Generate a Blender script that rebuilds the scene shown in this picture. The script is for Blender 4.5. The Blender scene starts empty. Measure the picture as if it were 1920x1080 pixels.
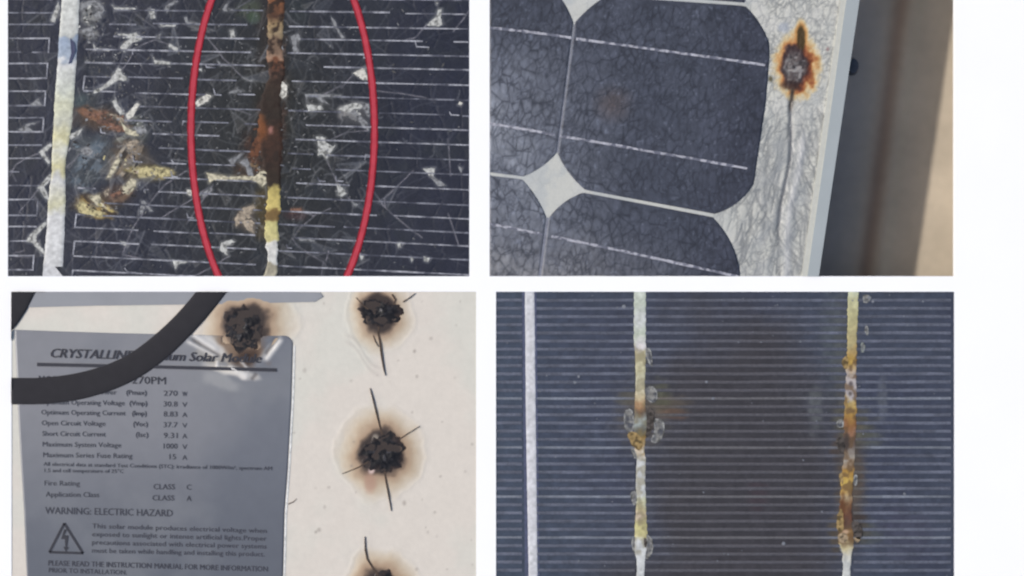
import bpy, math, random
import numpy as np
random.seed(7)
rng = np.random.RandomState(7)
SC = bpy.context.scene
COL = SC.collection
U = 0.001            # one unit of the layout plan = 1 mm on the board
R = math.radians

# ---------------------------------------------------------------- camera, sky, sun, exposure
CAM_H = 4.0
cd = bpy.data.cameras.new('camera')
cd.sensor_width = 36
cd.lens = 36 * CAM_H / 1.92
cd.clip_start = 0.05
cd.clip_end = 200
cd.dof.use_dof = True
cd.dof.focus_distance = CAM_H - 0.078
cd.dof.aperture_fstop = 0.42
cam = bpy.data.objects.new('camera', cd)
cam.location = (0, 0, CAM_H)
COL.objects.link(cam)
SC.camera = cam

SUN_EL, SUN_AZ = 42.0, 172.0      # azimuth of the sun in the board plane, from +x (right) anticlockwise
w = bpy.data.worlds.new('World')
SC.world = w
w.use_nodes = True
nt = w.node_tree
bg = nt.nodes['Background']
sky = nt.nodes.new('ShaderNodeTexSky')
sky.sky_type = 'NISHITA'
sky.sun_disc = False
sky.sun_elevation = R(SUN_EL)
sky.sun_rotation = R(90 - SUN_AZ)
sky.air_density = 1.0
sky.dust_density = 2.5
sky.ozone_density = 1.0
nt.links.new(sky.outputs[0], bg.inputs[0])
bg.inputs[1].default_value = 0.15
sl = bpy.data.lights.new('sun', 'SUN')
sl.energy = 3.2
sl.angle = R(1.0)
sl.color = (1.0, 0.95, 0.88)
so = bpy.data.objects.new('sun', sl)
COL.objects.link(so)
so.rotation_euler = (0, R(90 - SUN_EL), R(SUN_AZ))
SC.view_settings.view_transform = 'Standard'
SC.view_settings.look = 'None'
SC.view_settings.gamma = 1
SC.view_settings.exposure = 0.02

# ---------------------------------------------------------------- helpers
K = 0.80
def lin(c):
    c = np.asarray(c, float) / 255.0
    return np.where(c <= 0.04045, c / 12.92, ((c + 0.055) / 1.055) ** 2.4) * K
MATS = {}
def mat(name, srgb=None, rough=0.6, var=0.25, scale=120.0, metal=0.0, spec=0.4, bump=0.0, bscale=300.0,
        attr=False, coat=0.0, stretch=(1, 1, 1), second=None, sec_scale=30.0, sec_lo=0.45, sec_hi=0.6):
    key = (name, None if srgb is None else tuple(srgb), second)
    if key in MATS: return MATS[key]
    m = bpy.data.materials.new(name)
    m.use_nodes = True
    t = m.node_tree; N = t.nodes; L = t.links
    p = N['Principled BSDF']
    p.inputs['Roughness'].default_value = rough
    p.inputs['Metallic'].default_value = metal
    p.inputs['Specular IOR Level'].default_value = spec
    p.inputs['Coat Weight'].default_value = coat
    tc = N.new('ShaderNodeTexCoord')
    mp = N.new('ShaderNodeMapping'); mp.inputs['Scale'].default_value = stretch
    L.new(tc.outputs['Object'], mp.inputs[0])
    no = N.new('ShaderNodeTexNoise'); no.inputs['Scale'].default_value = scale; no.inputs['Detail'].default_value = 5
    L.new(mp.outputs[0], no.inputs['Vector'])
    mr = N.new('ShaderNodeMapRange')
    mr.inputs[1].default_value = 0.3; mr.inputs[2].default_value = 0.7
    mr.inputs[3].default_value = 1 - var; mr.inputs[4].default_value = 1 + var
    L.new(no.outputs[0], mr.inputs[0])
    if attr:
        src = N.new('ShaderNodeVertexColor'); src.layer_name = 'Col'; cs = src.outputs[0]
    else:
        src = N.new('ShaderNodeRGB'); src.outputs[0].default_value = (*lin(srgb), 1); cs = src.outputs[0]
    if second is not None:
        n2 = N.new('ShaderNodeTexNoise'); n2.inputs['Scale'].default_value = sec_scale; n2.inputs['Detail'].default_value = 3
        L.new(mp.outputs[0], n2.inputs['Vector'])
        r2 = N.new('ShaderNodeMapRange'); r2.inputs[1].default_value = sec_lo; r2.inputs[2].default_value = sec_hi
        L.new(n2.outputs[0], r2.inputs[0])
        mx2 = N.new('ShaderNodeMix'); mx2.data_type = 'RGBA'
        L.new(r2.outputs[0], mx2.inputs[0]); L.new(cs, mx2.inputs[6])
        mx2.inputs[7].default_value = (*lin(second), 1)
        cs = mx2.outputs[2]
    vm = N.new('ShaderNodeVectorMath'); vm.operation = 'SCALE'
    L.new(cs, vm.inputs[0]); L.new(mr.outputs[0], vm.inputs['Scale'])
    L.new(vm.outputs[0], p.inputs['Base Color'])
    if bump:
        nb = N.new('ShaderNodeTexNoise'); nb.inputs['Scale'].default_value = bscale; nb.inputs['Detail'].default_value = 4
        L.new(mp.outputs[0], nb.inputs['Vector'])
        b = N.new('ShaderNodeBump'); b.inputs['Strength'].default_value = 1.0; b.inputs['Distance'].default_value = bump * U
        L.new(nb.outputs[0], b.inputs['Height']); L.new(b.outputs[0], p.inputs['Normal'])
    MATS[key] = m
    return m

class Tile:
    """origin and clip rectangle (plan units) of one specimen"""
    def __init__(s, x0, y0, x1, y1):
        s.r = (x0, y0, x1, y1); s.o = ((x0 + x1) / 2, (y0 + y1) / 2)
    def W(s, x, y, z): return ((x - s.o[0]) * U, (s.o[1] - y) * U, z * U)
    def root(s, name, label, cat, group=None):
        e = bpy.data.objects.new(name, None)
        e.empty_display_size = 0.05
        e.location = ((s.o[0] - 960) * U, (540 - s.o[1]) * U, 0)
        COL.objects.link(e)
        e['label'] = label; e['category'] = cat
        if group: e['group'] = group
        return e

def clip(poly, rect):
    x0, y0, x1, y1 = rect
    for ax, v, sg in ((0, x0, 1), (0, x1, -1), (1, y0, 1), (1, y1, -1)):
        out = []
        n = len(poly)
        for i in range(n):
            a, b = poly[i], poly[(i + 1) % n]
            ia, ib = (a[ax] - v) * sg >= 0, (b[ax] - v) * sg >= 0
            if ia: out.append(a)
            if ia != ib:
                t = (v - a[ax]) / (b[ax] - a[ax])
                out.append((a[0] + t * (b[0] - a[0]), a[1] + t * (b[1] - a[1])))
        poly = out
        if not poly: return []
    res = []
    for p in poly:
        if not res or abs(p[0] - res[-1][0]) + abs(p[1] - res[-1][1]) > 1e-4: res.append(p)
    if len(res) > 1 and abs(res[0][0] - res[-1][0]) + abs(res[0][1] - res[-1][1]) < 1e-4: res.pop()
    return res if len(res) > 2 else []

def jag(pts, step=3.0, amp=1.0):
    out = []
    for i in range(len(pts)):
        a, b = pts[i], pts[(i + 1) % len(pts)]
        l = math.hypot(b[0] - a[0], b[1] - a[1]); n = max(1, int(l / step))
        for k in range(n):
            t = k / n; j = amp if k else amp * .5
            out.append((a[0] + (b[0] - a[0]) * t + random.uniform(-j, j), a[1] + (b[1] - a[1]) * t + random.uniform(-j, j)))
    return out

class MB:
    def __init__(s, T): s.T = T; s.v = []; s.f = []
    def prism(s, poly, z0, z1, docl=True, taper=0.0):
        p = clip(poly, s.T.r) if docl else poly
        if not p: return s
        n = len(p); b = len(s.v)
        cx = sum(q[0] for q in p) / n; cy = sum(q[1] for q in p) / n
        area = sum(p[i][0] * p[(i + 1) % n][1] - p[(i + 1) % n][0] * p[i][1] for i in range(n))
        if area > 0: p = p[::-1]
        for q in p: s.v.append(s.T.W(q[0], q[1], z0))
        for q in p: s.v.append(s.T.W(q[0] + (cx - q[0]) * taper, q[1] + (cy - q[1]) * taper, z1))
        s.f.append(tuple(range(b + n, b + 2 * n)))
        for i in range(n):
            j = (i + 1) % n
            s.f.append((b + i, b + j, b + n + j, b + n + i))
        return s
    def ribbon(s, pts, wd, z0, z1):
        """polyline ribbon, wd a number or list"""
        n = len(pts)
        if not isinstance(wd, (list, tuple)): wd = [wd] * n
        L_, R_ = [], []
        for i in range(n):
            a = pts[max(0, i - 1)]; b = pts[min(n - 1, i + 1)]
            dx, dy = b[0] - a[0], b[1] - a[1]; l = math.hypot(dx, dy) or 1
            nx, ny = -dy / l * wd[i] / 2, dx / l * wd[i] / 2
            L_.append((pts[i][0] + nx, pts[i][1] + ny)); R_.append((pts[i][0] - nx, pts[i][1] - ny))
        for i in range(n - 1):
            s.prism([L_[i], L_[i + 1], R_[i + 1], R_[i]], z0, z1)
        return s
    def build(s, name, m, parent, smooth=False):
        if not s.f: return None
        me = bpy.data.meshes.new(name)
        me.from_pydata(s.v, [], s.f)
        me.materials.append(m)
        if smooth: me.shade_smooth()
        o = bpy.data.objects.new(name, me); COL.objects.link(o); o.parent = parent
        return o

# numpy noise
def _h(ix, iy, seed):
    n = (ix.astype(np.int64) * 374761393 + iy.astype(np.int64) * 668265263 + seed * 982451653) & 0xffffffff
    n = ((n ^ (n >> 13)) * 1274126177) & 0xffffffff
    n = (n ^ (n >> 16)) & 0xffffffff
    return n / 4294967295.0
def vnoise(x, y, sc, seed=0):
    x = x / sc; y = y / sc
    ix = np.floor(x); iy = np.floor(y); fx = x - ix; fy = y - iy
    fx = fx * fx * (3 - 2 * fx); fy = fy * fy * (3 - 2 * fy)
    a = _h(ix, iy, seed); b = _h(ix + 1, iy, seed); c = _h(ix, iy + 1, seed); d = _h(ix + 1, iy + 1, seed)
    return (a * (1 - fx) + b * fx) * (1 - fy) + (c * (1 - fx) + d * fx) * fy
def fbm(x, y, sc, seed=0, o=4):
    r = 0; a = 1; t = 0
    for i in range(o):
        r = r + a * vnoise(x, y, sc / 2 ** i, seed + i * 17); t += a; a *= 0.5
    return r / t
def worley(x, y, sx, sy, seed=0):
    """F2-F1 of jittered cells"""
    x = x / sx; y = y / sy
    ix = np.floor(x); iy = np.floor(y)
    f1 = np.full(x.shape, 9.0); f2 = np.full(x.shape, 9.0)
    for dx in (-1, 0, 1):
        for dy in (-1, 0, 1):
            cx = ix + dx; cy = iy + dy
            px = cx + _h(cx, cy, seed); py = cy + _h(cx, cy, seed + 5)
            d = np.hypot(px - x, py - y)
            f2 = np.where(d < f1, f1, np.minimum(f2, d)); f1 = np.minimum(f1, d)
    return f2 - f1
def sm(a, b, x):
    t = np.clip((x - a) / (b - a), 0, 1); return t * t * (3 - 2 * t)
def mixc(C, col, wt):
    return C * (1 - wt[..., None]) + np.array(col, float) * wt[..., None]
def blob(C, X, Y, cx, cy, rx, ry, col, s=1.0, rag=0.35, ns=22, seed=1, soft=0.6, rot=0.0):
    dx, dy = X - cx, Y - cy
    if rot:
        c_, s_ = math.cos(R(rot)), math.sin(R(rot)); dx, dy = dx * c_ + dy * s_, -dx * s_ + dy * c_
    d = np.hypot(dx / rx, dy / ry) + (fbm(X, Y, ns, seed, 3) - 0.5) * 2 * rag
    return mixc(C, col, (1 - sm(1 - soft, 1 + soft * 0.3, d)) * s)

class Field:
    '''a 1 mm raster over a specimen that crack lines are traced into'''
    def __init__(s, rect): s.x0, s.y0 = rect[0], rect[1]; s.a = np.zeros((int(rect[3] - rect[1]) + 3, int(rect[2] - rect[0]) + 3))
    def line(s, pts, w, wid=1.0):
        for (xa, ya), (xb, yb) in zip(pts[:-1], pts[1:]):
            n = max(2, int(math.hypot(xb - xa, yb - ya) * 2)); t = np.linspace(0, 1, n)
            for dx, dy, q in ((0, 0, 1), (.7 * wid, 0, .6), (-.7 * wid, 0, .6), (0, .7 * wid, .6), (0, -.7 * wid, .6)):
                ix = np.rint(xa + (xb - xa) * t + dx - s.x0).astype(int); iy = np.rint(ya + (yb - ya) * t + dy - s.y0).astype(int)
                ok = (ix >= 0) & (iy >= 0) & (ix < s.a.shape[1]) & (iy < s.a.shape[0])
                np.maximum.at(s.a, (iy[ok], ix[ok]), w * q)
    def walk(s, x, y, ang, length, w, jit=.35, step=5, wid=1.0, branch=0.0):
        pts = [(x, y)]; d = 0
        while d < length:
            ang += random.gauss(0, jit); x += step * math.cos(ang); y += step * math.sin(ang); pts.append((x, y)); d += step
            if branch and random.random() < branch: s.walk(x, y, ang + random.choice((-1, 1)) * random.uniform(.5, 1.2), length * random.uniform(.3, .6), w * .8, jit, step, wid)
        s.line(pts, w, wid)
    def blur(s):
        a = np.pad(s.a, 1, mode='edge'); k = (a[:-2, 1:-1] + a[2:, 1:-1] + a[1:-1, :-2] + a[1:-1, 2:]) / 4
        s.a = np.maximum(s.a * .72, s.a * .4 + k * .6); return s
    def at(s, X, Y):
        fx = np.clip(X - s.x0, 0, s.a.shape[1] - 2); fy = np.clip(Y - s.y0, 0, s.a.shape[0] - 2)
        ix = fx.astype(int); iy = fy.astype(int); fx = fx - ix; fy = fy - iy; a = s.a
        return (a[iy, ix] * (1 - fx) + a[iy, ix + 1] * fx) * (1 - fy) + (a[iy + 1, ix] * (1 - fx) + a[iy + 1, ix + 1] * fx) * fy

def mesh_grid(T, PX, PY, PZ, C, name, m, parent, smooth=True, mask=None):
    ny, nx = PX.shape
    co = np.empty((ny * nx, 3), np.float32)
    co[:, 0] = ((PX - T.o[0]) * U).ravel(); co[:, 1] = ((T.o[1] - PY) * U).ravel(); co[:, 2] = (PZ * U).ravel()
    idx = np.arange(ny * nx).reshape(ny, nx)
    q = np.stack([idx[1:, :-1], idx[1:, 1:], idx[:-1, 1:], idx[:-1, :-1]], -1).reshape(-1, 4)
    if mask is not None:
        q = q[mask.ravel()]
        used = np.unique(q); remap = -np.ones(ny * nx, np.int64); remap[used] = np.arange(len(used))
        co = co[used]; q = remap[q]; C = C.reshape(-1, 3)[used]
    me = bpy.data.meshes.new(name)
    me.vertices.add(len(co)); me.vertices.foreach_set('co', co.ravel())
    me.loops.add(q.size); me.loops.foreach_set('vertex_index', q.ravel().astype(np.int32))
    me.polygons.add(len(q)); me.polygons.foreach_set('loop_start', np.arange(0, q.size, 4, dtype=np.int32))
    me.update(calc_edges=True)
    ca = me.color_attributes.new('Col', 'FLOAT_COLOR', 'POINT')
    c4 = np.ones((len(co), 4), np.float32); c4[:, :3] = lin(np.clip(C, 0, 255)).reshape(-1, 3)
    ca.data.foreach_set('color', c4.ravel())
    if smooth: me.shade_smooth()
    me.materials.append(m)
    o = bpy.data.objects.new(name, me); COL.objects.link(o); o.parent = parent
    return o
def lattice(x0, y0, x1, y1, st):
    nx = int((x1 - x0) / st) + 1; ny = int((y1 - y0) / st) + 1
    return np.meshgrid(np.linspace(x0, x1, nx), np.linspace(y0, y1, ny))

def strip(T, path, stops, name, m, parent, z=1.2, rag=1.5, seed=3, st=2.0, bulge=0.5, lump=0.0, speck=None, mott=None, ms=0.0, hf=1.0):
    """a soldered ribbon running down the plan: path = (y, left x, right x), stops = (y, srgb)"""
    ys = np.array([p[0] for p in path], float)
    y0, y1 = max(ys[0], T.r[1]), min(ys[-1], T.r[3])
    ny = int((y1 - y0) / st) + 1
    yy = np.linspace(y0, y1, ny)
    xl = np.interp(yy, ys, [p[1] for p in path]); xr = np.interp(yy, ys, [p[2] for p in path])
    n = 13
    u = np.linspace(0, 1, n)[None, :]
    rg = lambda s_: ((fbm(yy, yy * 0 + s_, 13, seed + s_, 3) - 0.5) * .8 + (vnoise(yy, yy * 0 + s_, 4.5, seed + s_ + 40) - .5) * .9 * hf) * 2 * rag
    xl = xl + rg(1); xr = xr + rg(2)
    X = xl[:, None] * (1 - u) + xr[:, None] * u; Y = np.repeat(yy[:, None], n, 1)
    sy = [s_[0] for s_ in stops]
    yw = Y + (fbm(X, Y, 12, seed, 3) - 0.5) * 26
    C = np.stack([np.interp(yw, sy, [s_[1][k] for s_ in stops]) for k in range(3)], -1)
    C = C * (0.86 + 0.28 * fbm(X, Y, 6, seed + 3, 3))[..., None]
    if mott is not None:
        lo, hi = mott[1]
        C = mixc(C, mott[0], sm(.46, .64, fbm(X, Y, 11, seed + 31, 4)) * ms * sm(lo, lo + 12, Y) * (1 - sm(hi - 12, hi, Y)))
    if speck:
        for (cx, cy, rx, ry, c_, s_) in speck: C = blob(C, X, Y, cx, cy, rx, ry, c_, s_, ns=9, seed=seed)
    Z = z + bulge * (1 - (2 * u - 1) ** 4) + lump * fbm(X, Y, 10, seed + 9, 3)
    Z[:, 0] = 0.2; Z[:, -1] = 0.2
    return mesh_grid(T, X, Y, Z, C, name, m, parent)

def slab(T, rect, z0, z1, name, m, parent):
    x0, y0, x1, y1 = rect
    return MB(T).prism([(x0, y0), (x1, y0), (x1, y1), (x0, y1)], z0, z1, False).build(name, m, parent)

def arc(a, b, bulge, n=7):
    """points from a to b bowed sideways by bulge"""
    dx, dy = b[0] - a[0], b[1] - a[1]; l = math.hypot(dx, dy)
    nx, ny = -dy / l, dx / l
    return [(a[0] + dx * t + nx * bulge * 4 * t * (1 - t), a[1] + dy * t + ny * bulge * 4 * t * (1 - t))
            for t in [i / n for i in range(n + 1)]]

# ---------------------------------------------------------------- the ground under the board, the board
GZ = -190.0
TT = Tile(-4000, -4000, 6000, 6000)
def ground():
    x = np.concatenate([np.linspace(-20000, 1300, 12), np.linspace(1400, 2200, 161), np.linspace(2400, 22000, 12)])
    y = np.concatenate([np.linspace(-20000, -300, 12), np.linspace(-250, 800, 80), np.linspace(900, 22000, 12)])
    X, Y = np.meshgrid(x, y)
    xe = X + (Y - 0) * 0.13                       # position across the ridges, which run with the frame
    Z = GZ + 9 * np.exp(-((xe - 1745) / 14) ** 2) - 5 * np.exp(-((xe - 1712) / 12) ** 2) + 2 * fbm(X, Y, 60, 4)
    C = np.zeros(X.shape + (3,)) + np.array([205, 190, 168.])
    C = mixc(C, (150, 118, 98), np.exp(-((xe - 1722) / 14) ** 2) * 0.55)
    C = mixc(C, (188, 182, 178), (1 - sm(1640, 1730, xe)) * 0.8)
    C = C * (0.93 + 0.14 * fbm(X, Y, 90, 8))[..., None]
    o = mesh_grid(TT, X, Y, Z, C, 'ground', mat('sandy_ground', attr=True, rough=0.9, var=0.05, scale=60, bump=1.5, bscale=120), None)
    o.location = ((TT.o[0] - 960) * U, (540 - TT.o[1]) * U, 0)
    o['kind'] = 'structure'
ground()

# the four specimens sit in openings of the board
RA = (15, -70, 880, 518); RB = (918, -70, 1790, 518); RC = (22, 547, 893, 1150); RD = (930, 547, 1789, 1150)
def board():
    T = Tile(-240, -270, 2160, 1350)
    r = T.root('display_board', 'large matt white board with four rectangular openings that hold the solar samples', 'board')
    m = mat('white_board', (255, 255, 255), rough=0.8, var=0.008, scale=8, spec=0.2)
    X0, Y0, X1, Y1 = T.r
    mb = MB(T)
    xs = lambda a, b, c, d: mb.prism([(a, b), (c, b), (c, d), (a, d)], -14, 1.0, False)
    xs(X0, Y0, X1, -70)
    xs(X0, -70, 15, 518); xs(880, -70, 918, 518); xs(1790, -70, X1, 518)
    xs(X0, 518, X1, 547)
    xs(X0, 547, 22, 1150); xs(893, 547, 930, 1150); xs(1789, 547, X1, 1150)
    xs(X0, 1150, X1, Y1)
    o = mb.build('panel', m, r)
    for (x, y) in ((-200, -230), (2110, -230), (-200, 1310), (2110, 1310), (900, 1310), (900, -230)):
        slab(T, (x - 16, y - 16, x + 16, y + 16), GZ - 2, -14, 'leg', m, r)
board()

# ================================================================ A: shattered cell, red marker oval
def sampleA():
    T = Tile(*RA)
    r = T.root('shattered_cell_sample', 'shattered dark blue solar cell sample with a red oval drawn round its burnt busbar', 'solar sample', 'solar panel damage samples')
    base_m = mat('cell_dark', attr=True, rough=0.42, var=0.10, scale=260, spec=0.35, bump=0.5, bscale=160)
    slab(T, RA, -12, -1.6, 'back_plate', mat('plate_edge', (60, 62, 70)), r)
    P = dict(w=(190, 190, 184), d=(140, 141, 142), y=(196, 184, 136), g=(98, 110, 118), b=(128, 94, 76), t=(172, 158, 138), c=(200, 192, 165), n=(98, 72, 60), o=(104, 66, 42), l=(215, 212, 200))
    SH = '''w 94,40 103,43 113,12 109,3
d 152,17 160,4 178,0 192,8 197,20 187,32 179,28 185,18 172,9 159,20
d 176,28 187,24 192,34 184,40
w 209,8 214,14 255,15 255,19 215,20
w 278,18 290,17 291,34 284,36
d 310,10 331,1 335,2 318,13 314,24 310,20
d 150,58 176,48 171,60 152,62
d 160,65 175,60 178,72 165,74
w 225,90 228,84 244,72 222,67 220,63 245,63 256,60 268,72 262,76 249,79 238,92 233,99
w 175,82 180,90 205,92 205,96 176,94
w 318,82 334,91 332,96 316,88
w 285,103 290,112 320,117 320,121 290,120
w 206,150 222,126 228,129 230,140 240,145 238,152 222,150 192,169 176,176 174,171 195,160
w 210,190 218,186 222,198 234,214 225,215 214,200
l 236,215 258,192 262,196 250,218 240,225
b 155,210 175,213 200,208 202,212 176,219 158,216
t 204,214 222,216 238,228 228,228
b 200,228 232,238 236,246 220,247 205,238
n 180,224 205,226 200,234 184,232
d 57,196 72,184 75,190 80,198 60,199
d 34,243 55,231 75,228 52,237 62,246 42,248
l 363,193 388,176 397,180 391,190 370,200
d 428,174 446,164 447,168 458,172 430,176
w 430,57 438,55 441,70 433,72
d 417,17 428,4 425,15 441,20 420,21
d 345,32 350,31 354,42 372,44 350,45
d 407,113 414,120 440,121 440,124 412,124
w 808,40 818,30 821,19 828,17 826,34 830,46 820,50 800,47
l 662,137 684,125 690,150 681,150
l 522,160 530,153 538,160 537,180 530,185 523,178
d 545,68 560,62 565,74 556,78 562,98 551,100
d 572,176 600,177 640,178 640,182 603,182 617,196 605,193 590,181 576,181 575,190
w 575,196 602,198 607,205 578,209
w 635,205 645,198 668,193 681,197 676,204 662,204 656,211
d 656,211 664,206 690,232 692,246 680,238 671,222
d 676,193 692,194 693,222 687,214
w 592,255 610,257 612,268 625,275 630,272 618,290 612,299 604,290 596,292 597,275
w 632,345 642,352 650,363 640,369 633,365
d 660,378 671,383 666,389
w 793,316 816,315 812,330 805,330
d 806,332 812,330 838,348 822,350
d 860,312 868,316 864,324
c 386,324 395,325 430,331 480,330 489,321 502,321 501,340 493,351 486,344 470,337 400,337 392,342
t 440,410 455,390 475,384 479,391 468,402 475,420 475,437 462,430 452,414 443,426
w 415,455 434,449 441,453 424,462 428,480 411,468
b 545,391 565,390 568,396 545,398
w 73,285 95,267 98,274 83,286 95,304 91,309
w 70,352 95,325 97,334 82,351 95,374 88,376
w 55,440 86,414 87,421 69,440 68,454 91,478 86,482 61,456 48,452
d 148,284 165,272 176,284 168,292 156,290
c 200,334 212,308 222,294 226,300 216,320 208,334
t 236,268 256,262 262,266 248,272 240,284
c 229,352 245,335 256,338 255,351 240,365 232,362
y 258,318 275,312 288,318 284,330 262,331
y 291,312 310,315 325,325 308,333 291,328
y 143,385 155,376 172,392 198,399 191,408 160,402 148,397
c 165,368 187,364 190,378 201,391 181,385
t 195,360 205,353 203,366 198,370
b 205,366 226,358 228,362 212,372
l 350,355 360,358 358,368 351,364
d 265,377 270,376 287,396 281,396 272,386 267,402 262,402
w 323,488 340,490 356,491 334,496 329,505
d 428,300 445,292 456,284 458,288 442,302 436,312
o 468,290 476,262 488,250 492,270 484,292 474,302
d 448,305 462,296 470,312 476,330 466,330 460,312
n 500,262 512,258 524,270 518,284 506,280
c 224,226 236,238 250,246 262,244 268,252 252,256 236,250
d 250,240 272,236 276,248 262,256
w 126,255 150,243 158,238 148,254 134,262
d 372,365 396,352 400,356 382,372
w 745,458 750,455 752,463 746,465
w 770,482 776,484 772,492
w 794,481 806,484 802,492 795,489
l 862,190 868,193 864,198 859,195
w 817,3 822,5 819,8
w 672,474 684,478 678,488
d 560,447 590,450 589,453 562,451
w 226,452 240,456 238,461 228,458
d 150,6 156,2 158,12 152,18
w 372,130 378,128 380,136
d 520,86 527,80 532,92 528,106 522,104
d 455,145 462,147 474,152 462,152
d 620,30 626,36 636,58 648,72 640,72 628,52
d 292,68 302,62 300,74
w 300,45 306,48 330,46 330,49 302,50'''
    CR = [[(612, 298), (622, 320), (634, 347)], [(648, 366), (665, 384)], [(775, 320), (755, 340), (738, 356), (721, 372), (722, 388), (736, 402), (770, 430), (792, 446)],
          [(548, 447), (558, 460), (575, 474), (606, 491), (612, 500)], [(612, 488), (616, 470)], [(606, 492), (603, 517)], [(18, 330), (30, 308), (52, 296), (72, 288)],
          [(72, 355), (57, 374), (37, 396), (42, 403), (70, 404), (74, 378)], [(20, 318), (30, 340)], [(268, 400), (250, 425), (240, 450), (230, 478), (270, 486)],
          [(250, 92), (290, 74), (318, 84)], [(640, 165), (662, 140)], [(600, 182), (640, 160)], [(560, 395), (590, 405), (560, 430), (550, 447)], [(400, 345), (350, 420)],
          [(430, 480), (390, 505), (365, 517)], [(440, 205), (470, 215)], [(445, 15), (470, 0)], [(620, 262), (650, 248), (690, 245)], [(690, 345), (712, 375), (720, 388)],
          [(84, 478), (100, 494)], [(45, 470), (25, 475), (30, 481), (60, 482)], [(800, 46), (780, 70), (760, 75)], [(850, 60), (880, 20)], [(700, 170), (770, 178), (800, 184)],
          [(300, 410), (350, 380), (390, 352)], [(270, 395), (310, 345), (350, 320)], [(840, 260), (845, 330)], [(840, 400), (860, 460)], [(105, 330), (140, 300), (150, 285)],
          [(230, 130), (250, 100)], [(380, 60), (420, 110), (455, 145)], [(620, 390), (600, 400), (585, 405)]]
    X, Y = lattice(*RA, 1.8)
    C = np.zeros(X.shape + (3,)) + np.array([37, 40, 53.])
    C = C + (fbm(X, Y, 90, 3)[..., None] - 0.5) * np.array([14, 12, 8.])
    C = mixc(C, (35, 37, 36), np.exp(-(((X - 500) / 190) ** 2 + ((Y - 270) / 330) ** 2) ** 1.5) * 0.9)
    C = mixc(C, (42, 46, 52), sm(.5, .75, fbm(X, Y, 40, 21)) * 0.6)
    C = C * (.88 + .24 * fbm(X * 1.0, Y * .35, 18, 23))[..., None]
    for b in ((512, 200, 44, 150, (34, 32, 26), .95), (505, 60, 30, 90, (40, 34, 30), .8), (490, 270, 45, 60, (44, 34, 28), .9),
              (470, 20, 26, 26, (78, 88, 62), .55), (475, 32, 14, 12, (52, 74, 52), .6), (560, 20, 30, 30, (42, 50, 50), .5),
              (150, 200, 40, 40, (70, 74, 70), .45), (190, 225, 58, 26, (80, 62, 48), .85), (165, 300, 55, 58, (68, 74, 78), .9),
              (240, 300, 55, 48, (92, 80, 66), .85), (175, 385, 52, 22, (88, 72, 46), .9), (225, 365, 38, 24, (66, 52, 46), .9),
              (275, 325, 50, 18, (96, 86, 60), .7), (150, 190, 18, 24, (66, 82, 84), .7), (256, 250, 22, 26, (70, 76, 60), .6),
              (498, 400, 26, 60, (74, 62, 34), .85), (480, 320, 40, 26, (66, 54, 44), .7), (555, 402, 24, 12, (70, 46, 46), .6),
              (170, 20, 34, 30, (92, 92, 88), .45), (165, 60, 26, 22, (88, 86, 86), .4), (465, 415, 26, 26, (76, 70, 62), .6),
              (660, 215, 38, 26, (84, 84, 84), .6), (596, 200, 36, 20, (66, 66, 64), .5), (820, 30, 26, 24, (66, 70, 78), .5)):
        C = blob(C, X, Y, *b[:4], b[4], b[5], seed=int(b[0]))
    # scorched and delaminated patches: streaks running with the fracture
    def streak(cx, cy, rx, ry, rot, cols, seed, st=1.0):
        nonlocal C
        c_, s_ = math.cos(R(rot)), math.sin(R(rot)); dx, dy = X - cx, Y - cy
        u_, v_ = dx * c_ + dy * s_, -dx * s_ + dy * c_
        d = np.hypot(u_ / rx, v_ / ry) + (fbm(X, Y, 20, seed, 3) - .5) * .9
        env = 1 - sm(.5, 1.05, d)
        for k, (col, lo) in enumerate(cols):
            n_ = fbm(u_ * .32, v_, 9, seed + 7 * k, 4)
            C = mixc(C, col, env * sm(lo, lo + .10, n_) * st)
    streak(172, 305, 58, 38, -58, [((52, 58, 64), .2), ((92, 104, 114), .46), ((128, 132, 130), .60)], 101, .95)
    streak(238, 300, 52, 30, -56, [((48, 42, 36), .25), ((126, 110, 90), .49), ((184, 172, 152), .57)], 111, .95)
    streak(280, 322, 52, 15, 4, [((74, 66, 46), .3), ((150, 136, 92), .5), ((200, 190, 146), .6)], 121, .9)
    streak(176, 388, 50, 19, 24, [((58, 46, 34), .2), ((140, 116, 66), .46), ((204, 184, 120), .58)], 131, .95)
    streak(196, 222, 56, 17, 18, [((52, 44, 38), .2), ((128, 88, 62), .46), ((172, 134, 104), .60)], 141, .95)
    streak(226, 362, 34, 16, -30, [((58, 46, 40), .3), ((110, 88, 70), .52)], 151, .9)
    streak(172, 28, 34, 24, 60, [((70, 72, 74), .4), ((140, 140, 136), .54)], 161, .85)
    streak(166, 66, 26, 14, 20, [((70, 72, 74), .4), ((134, 134, 132), .56)], 171, .8)
    streak(244, 240, 40, 20, -30, [((66, 68, 62), .4), ((140, 142, 130), .56)], 176, .8)
    streak(488, 280, 56, 28, -72, [((46, 34, 28), .2), ((96, 58, 36), .50), ((132, 84, 56), .62)], 181, .95)
    streak(518, 150, 240, 24, 90, [((34, 29, 25), .15), ((66, 46, 34), .50), ((104, 72, 52), .64)], 191, .85)
    streak(504, 240, 90, 32, 90, [((32, 29, 24), .15), ((60, 42, 32), .52)], 196, .85)
    streak(664, 212, 38, 22, 20, [((76, 76, 78), .4), ((134, 132, 130), .56)], 201, .8)
    streak(462, 414, 32, 18, 60, [((70, 62, 56), .35), ((150, 138, 122), .54)], 211, .8)
    streak(474, 318, 40, 18, 0, [((56, 44, 34), .3), ((120, 96, 66), .56)], 221, .85)
    # the web of fractures
    F = Field(RA)
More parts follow.
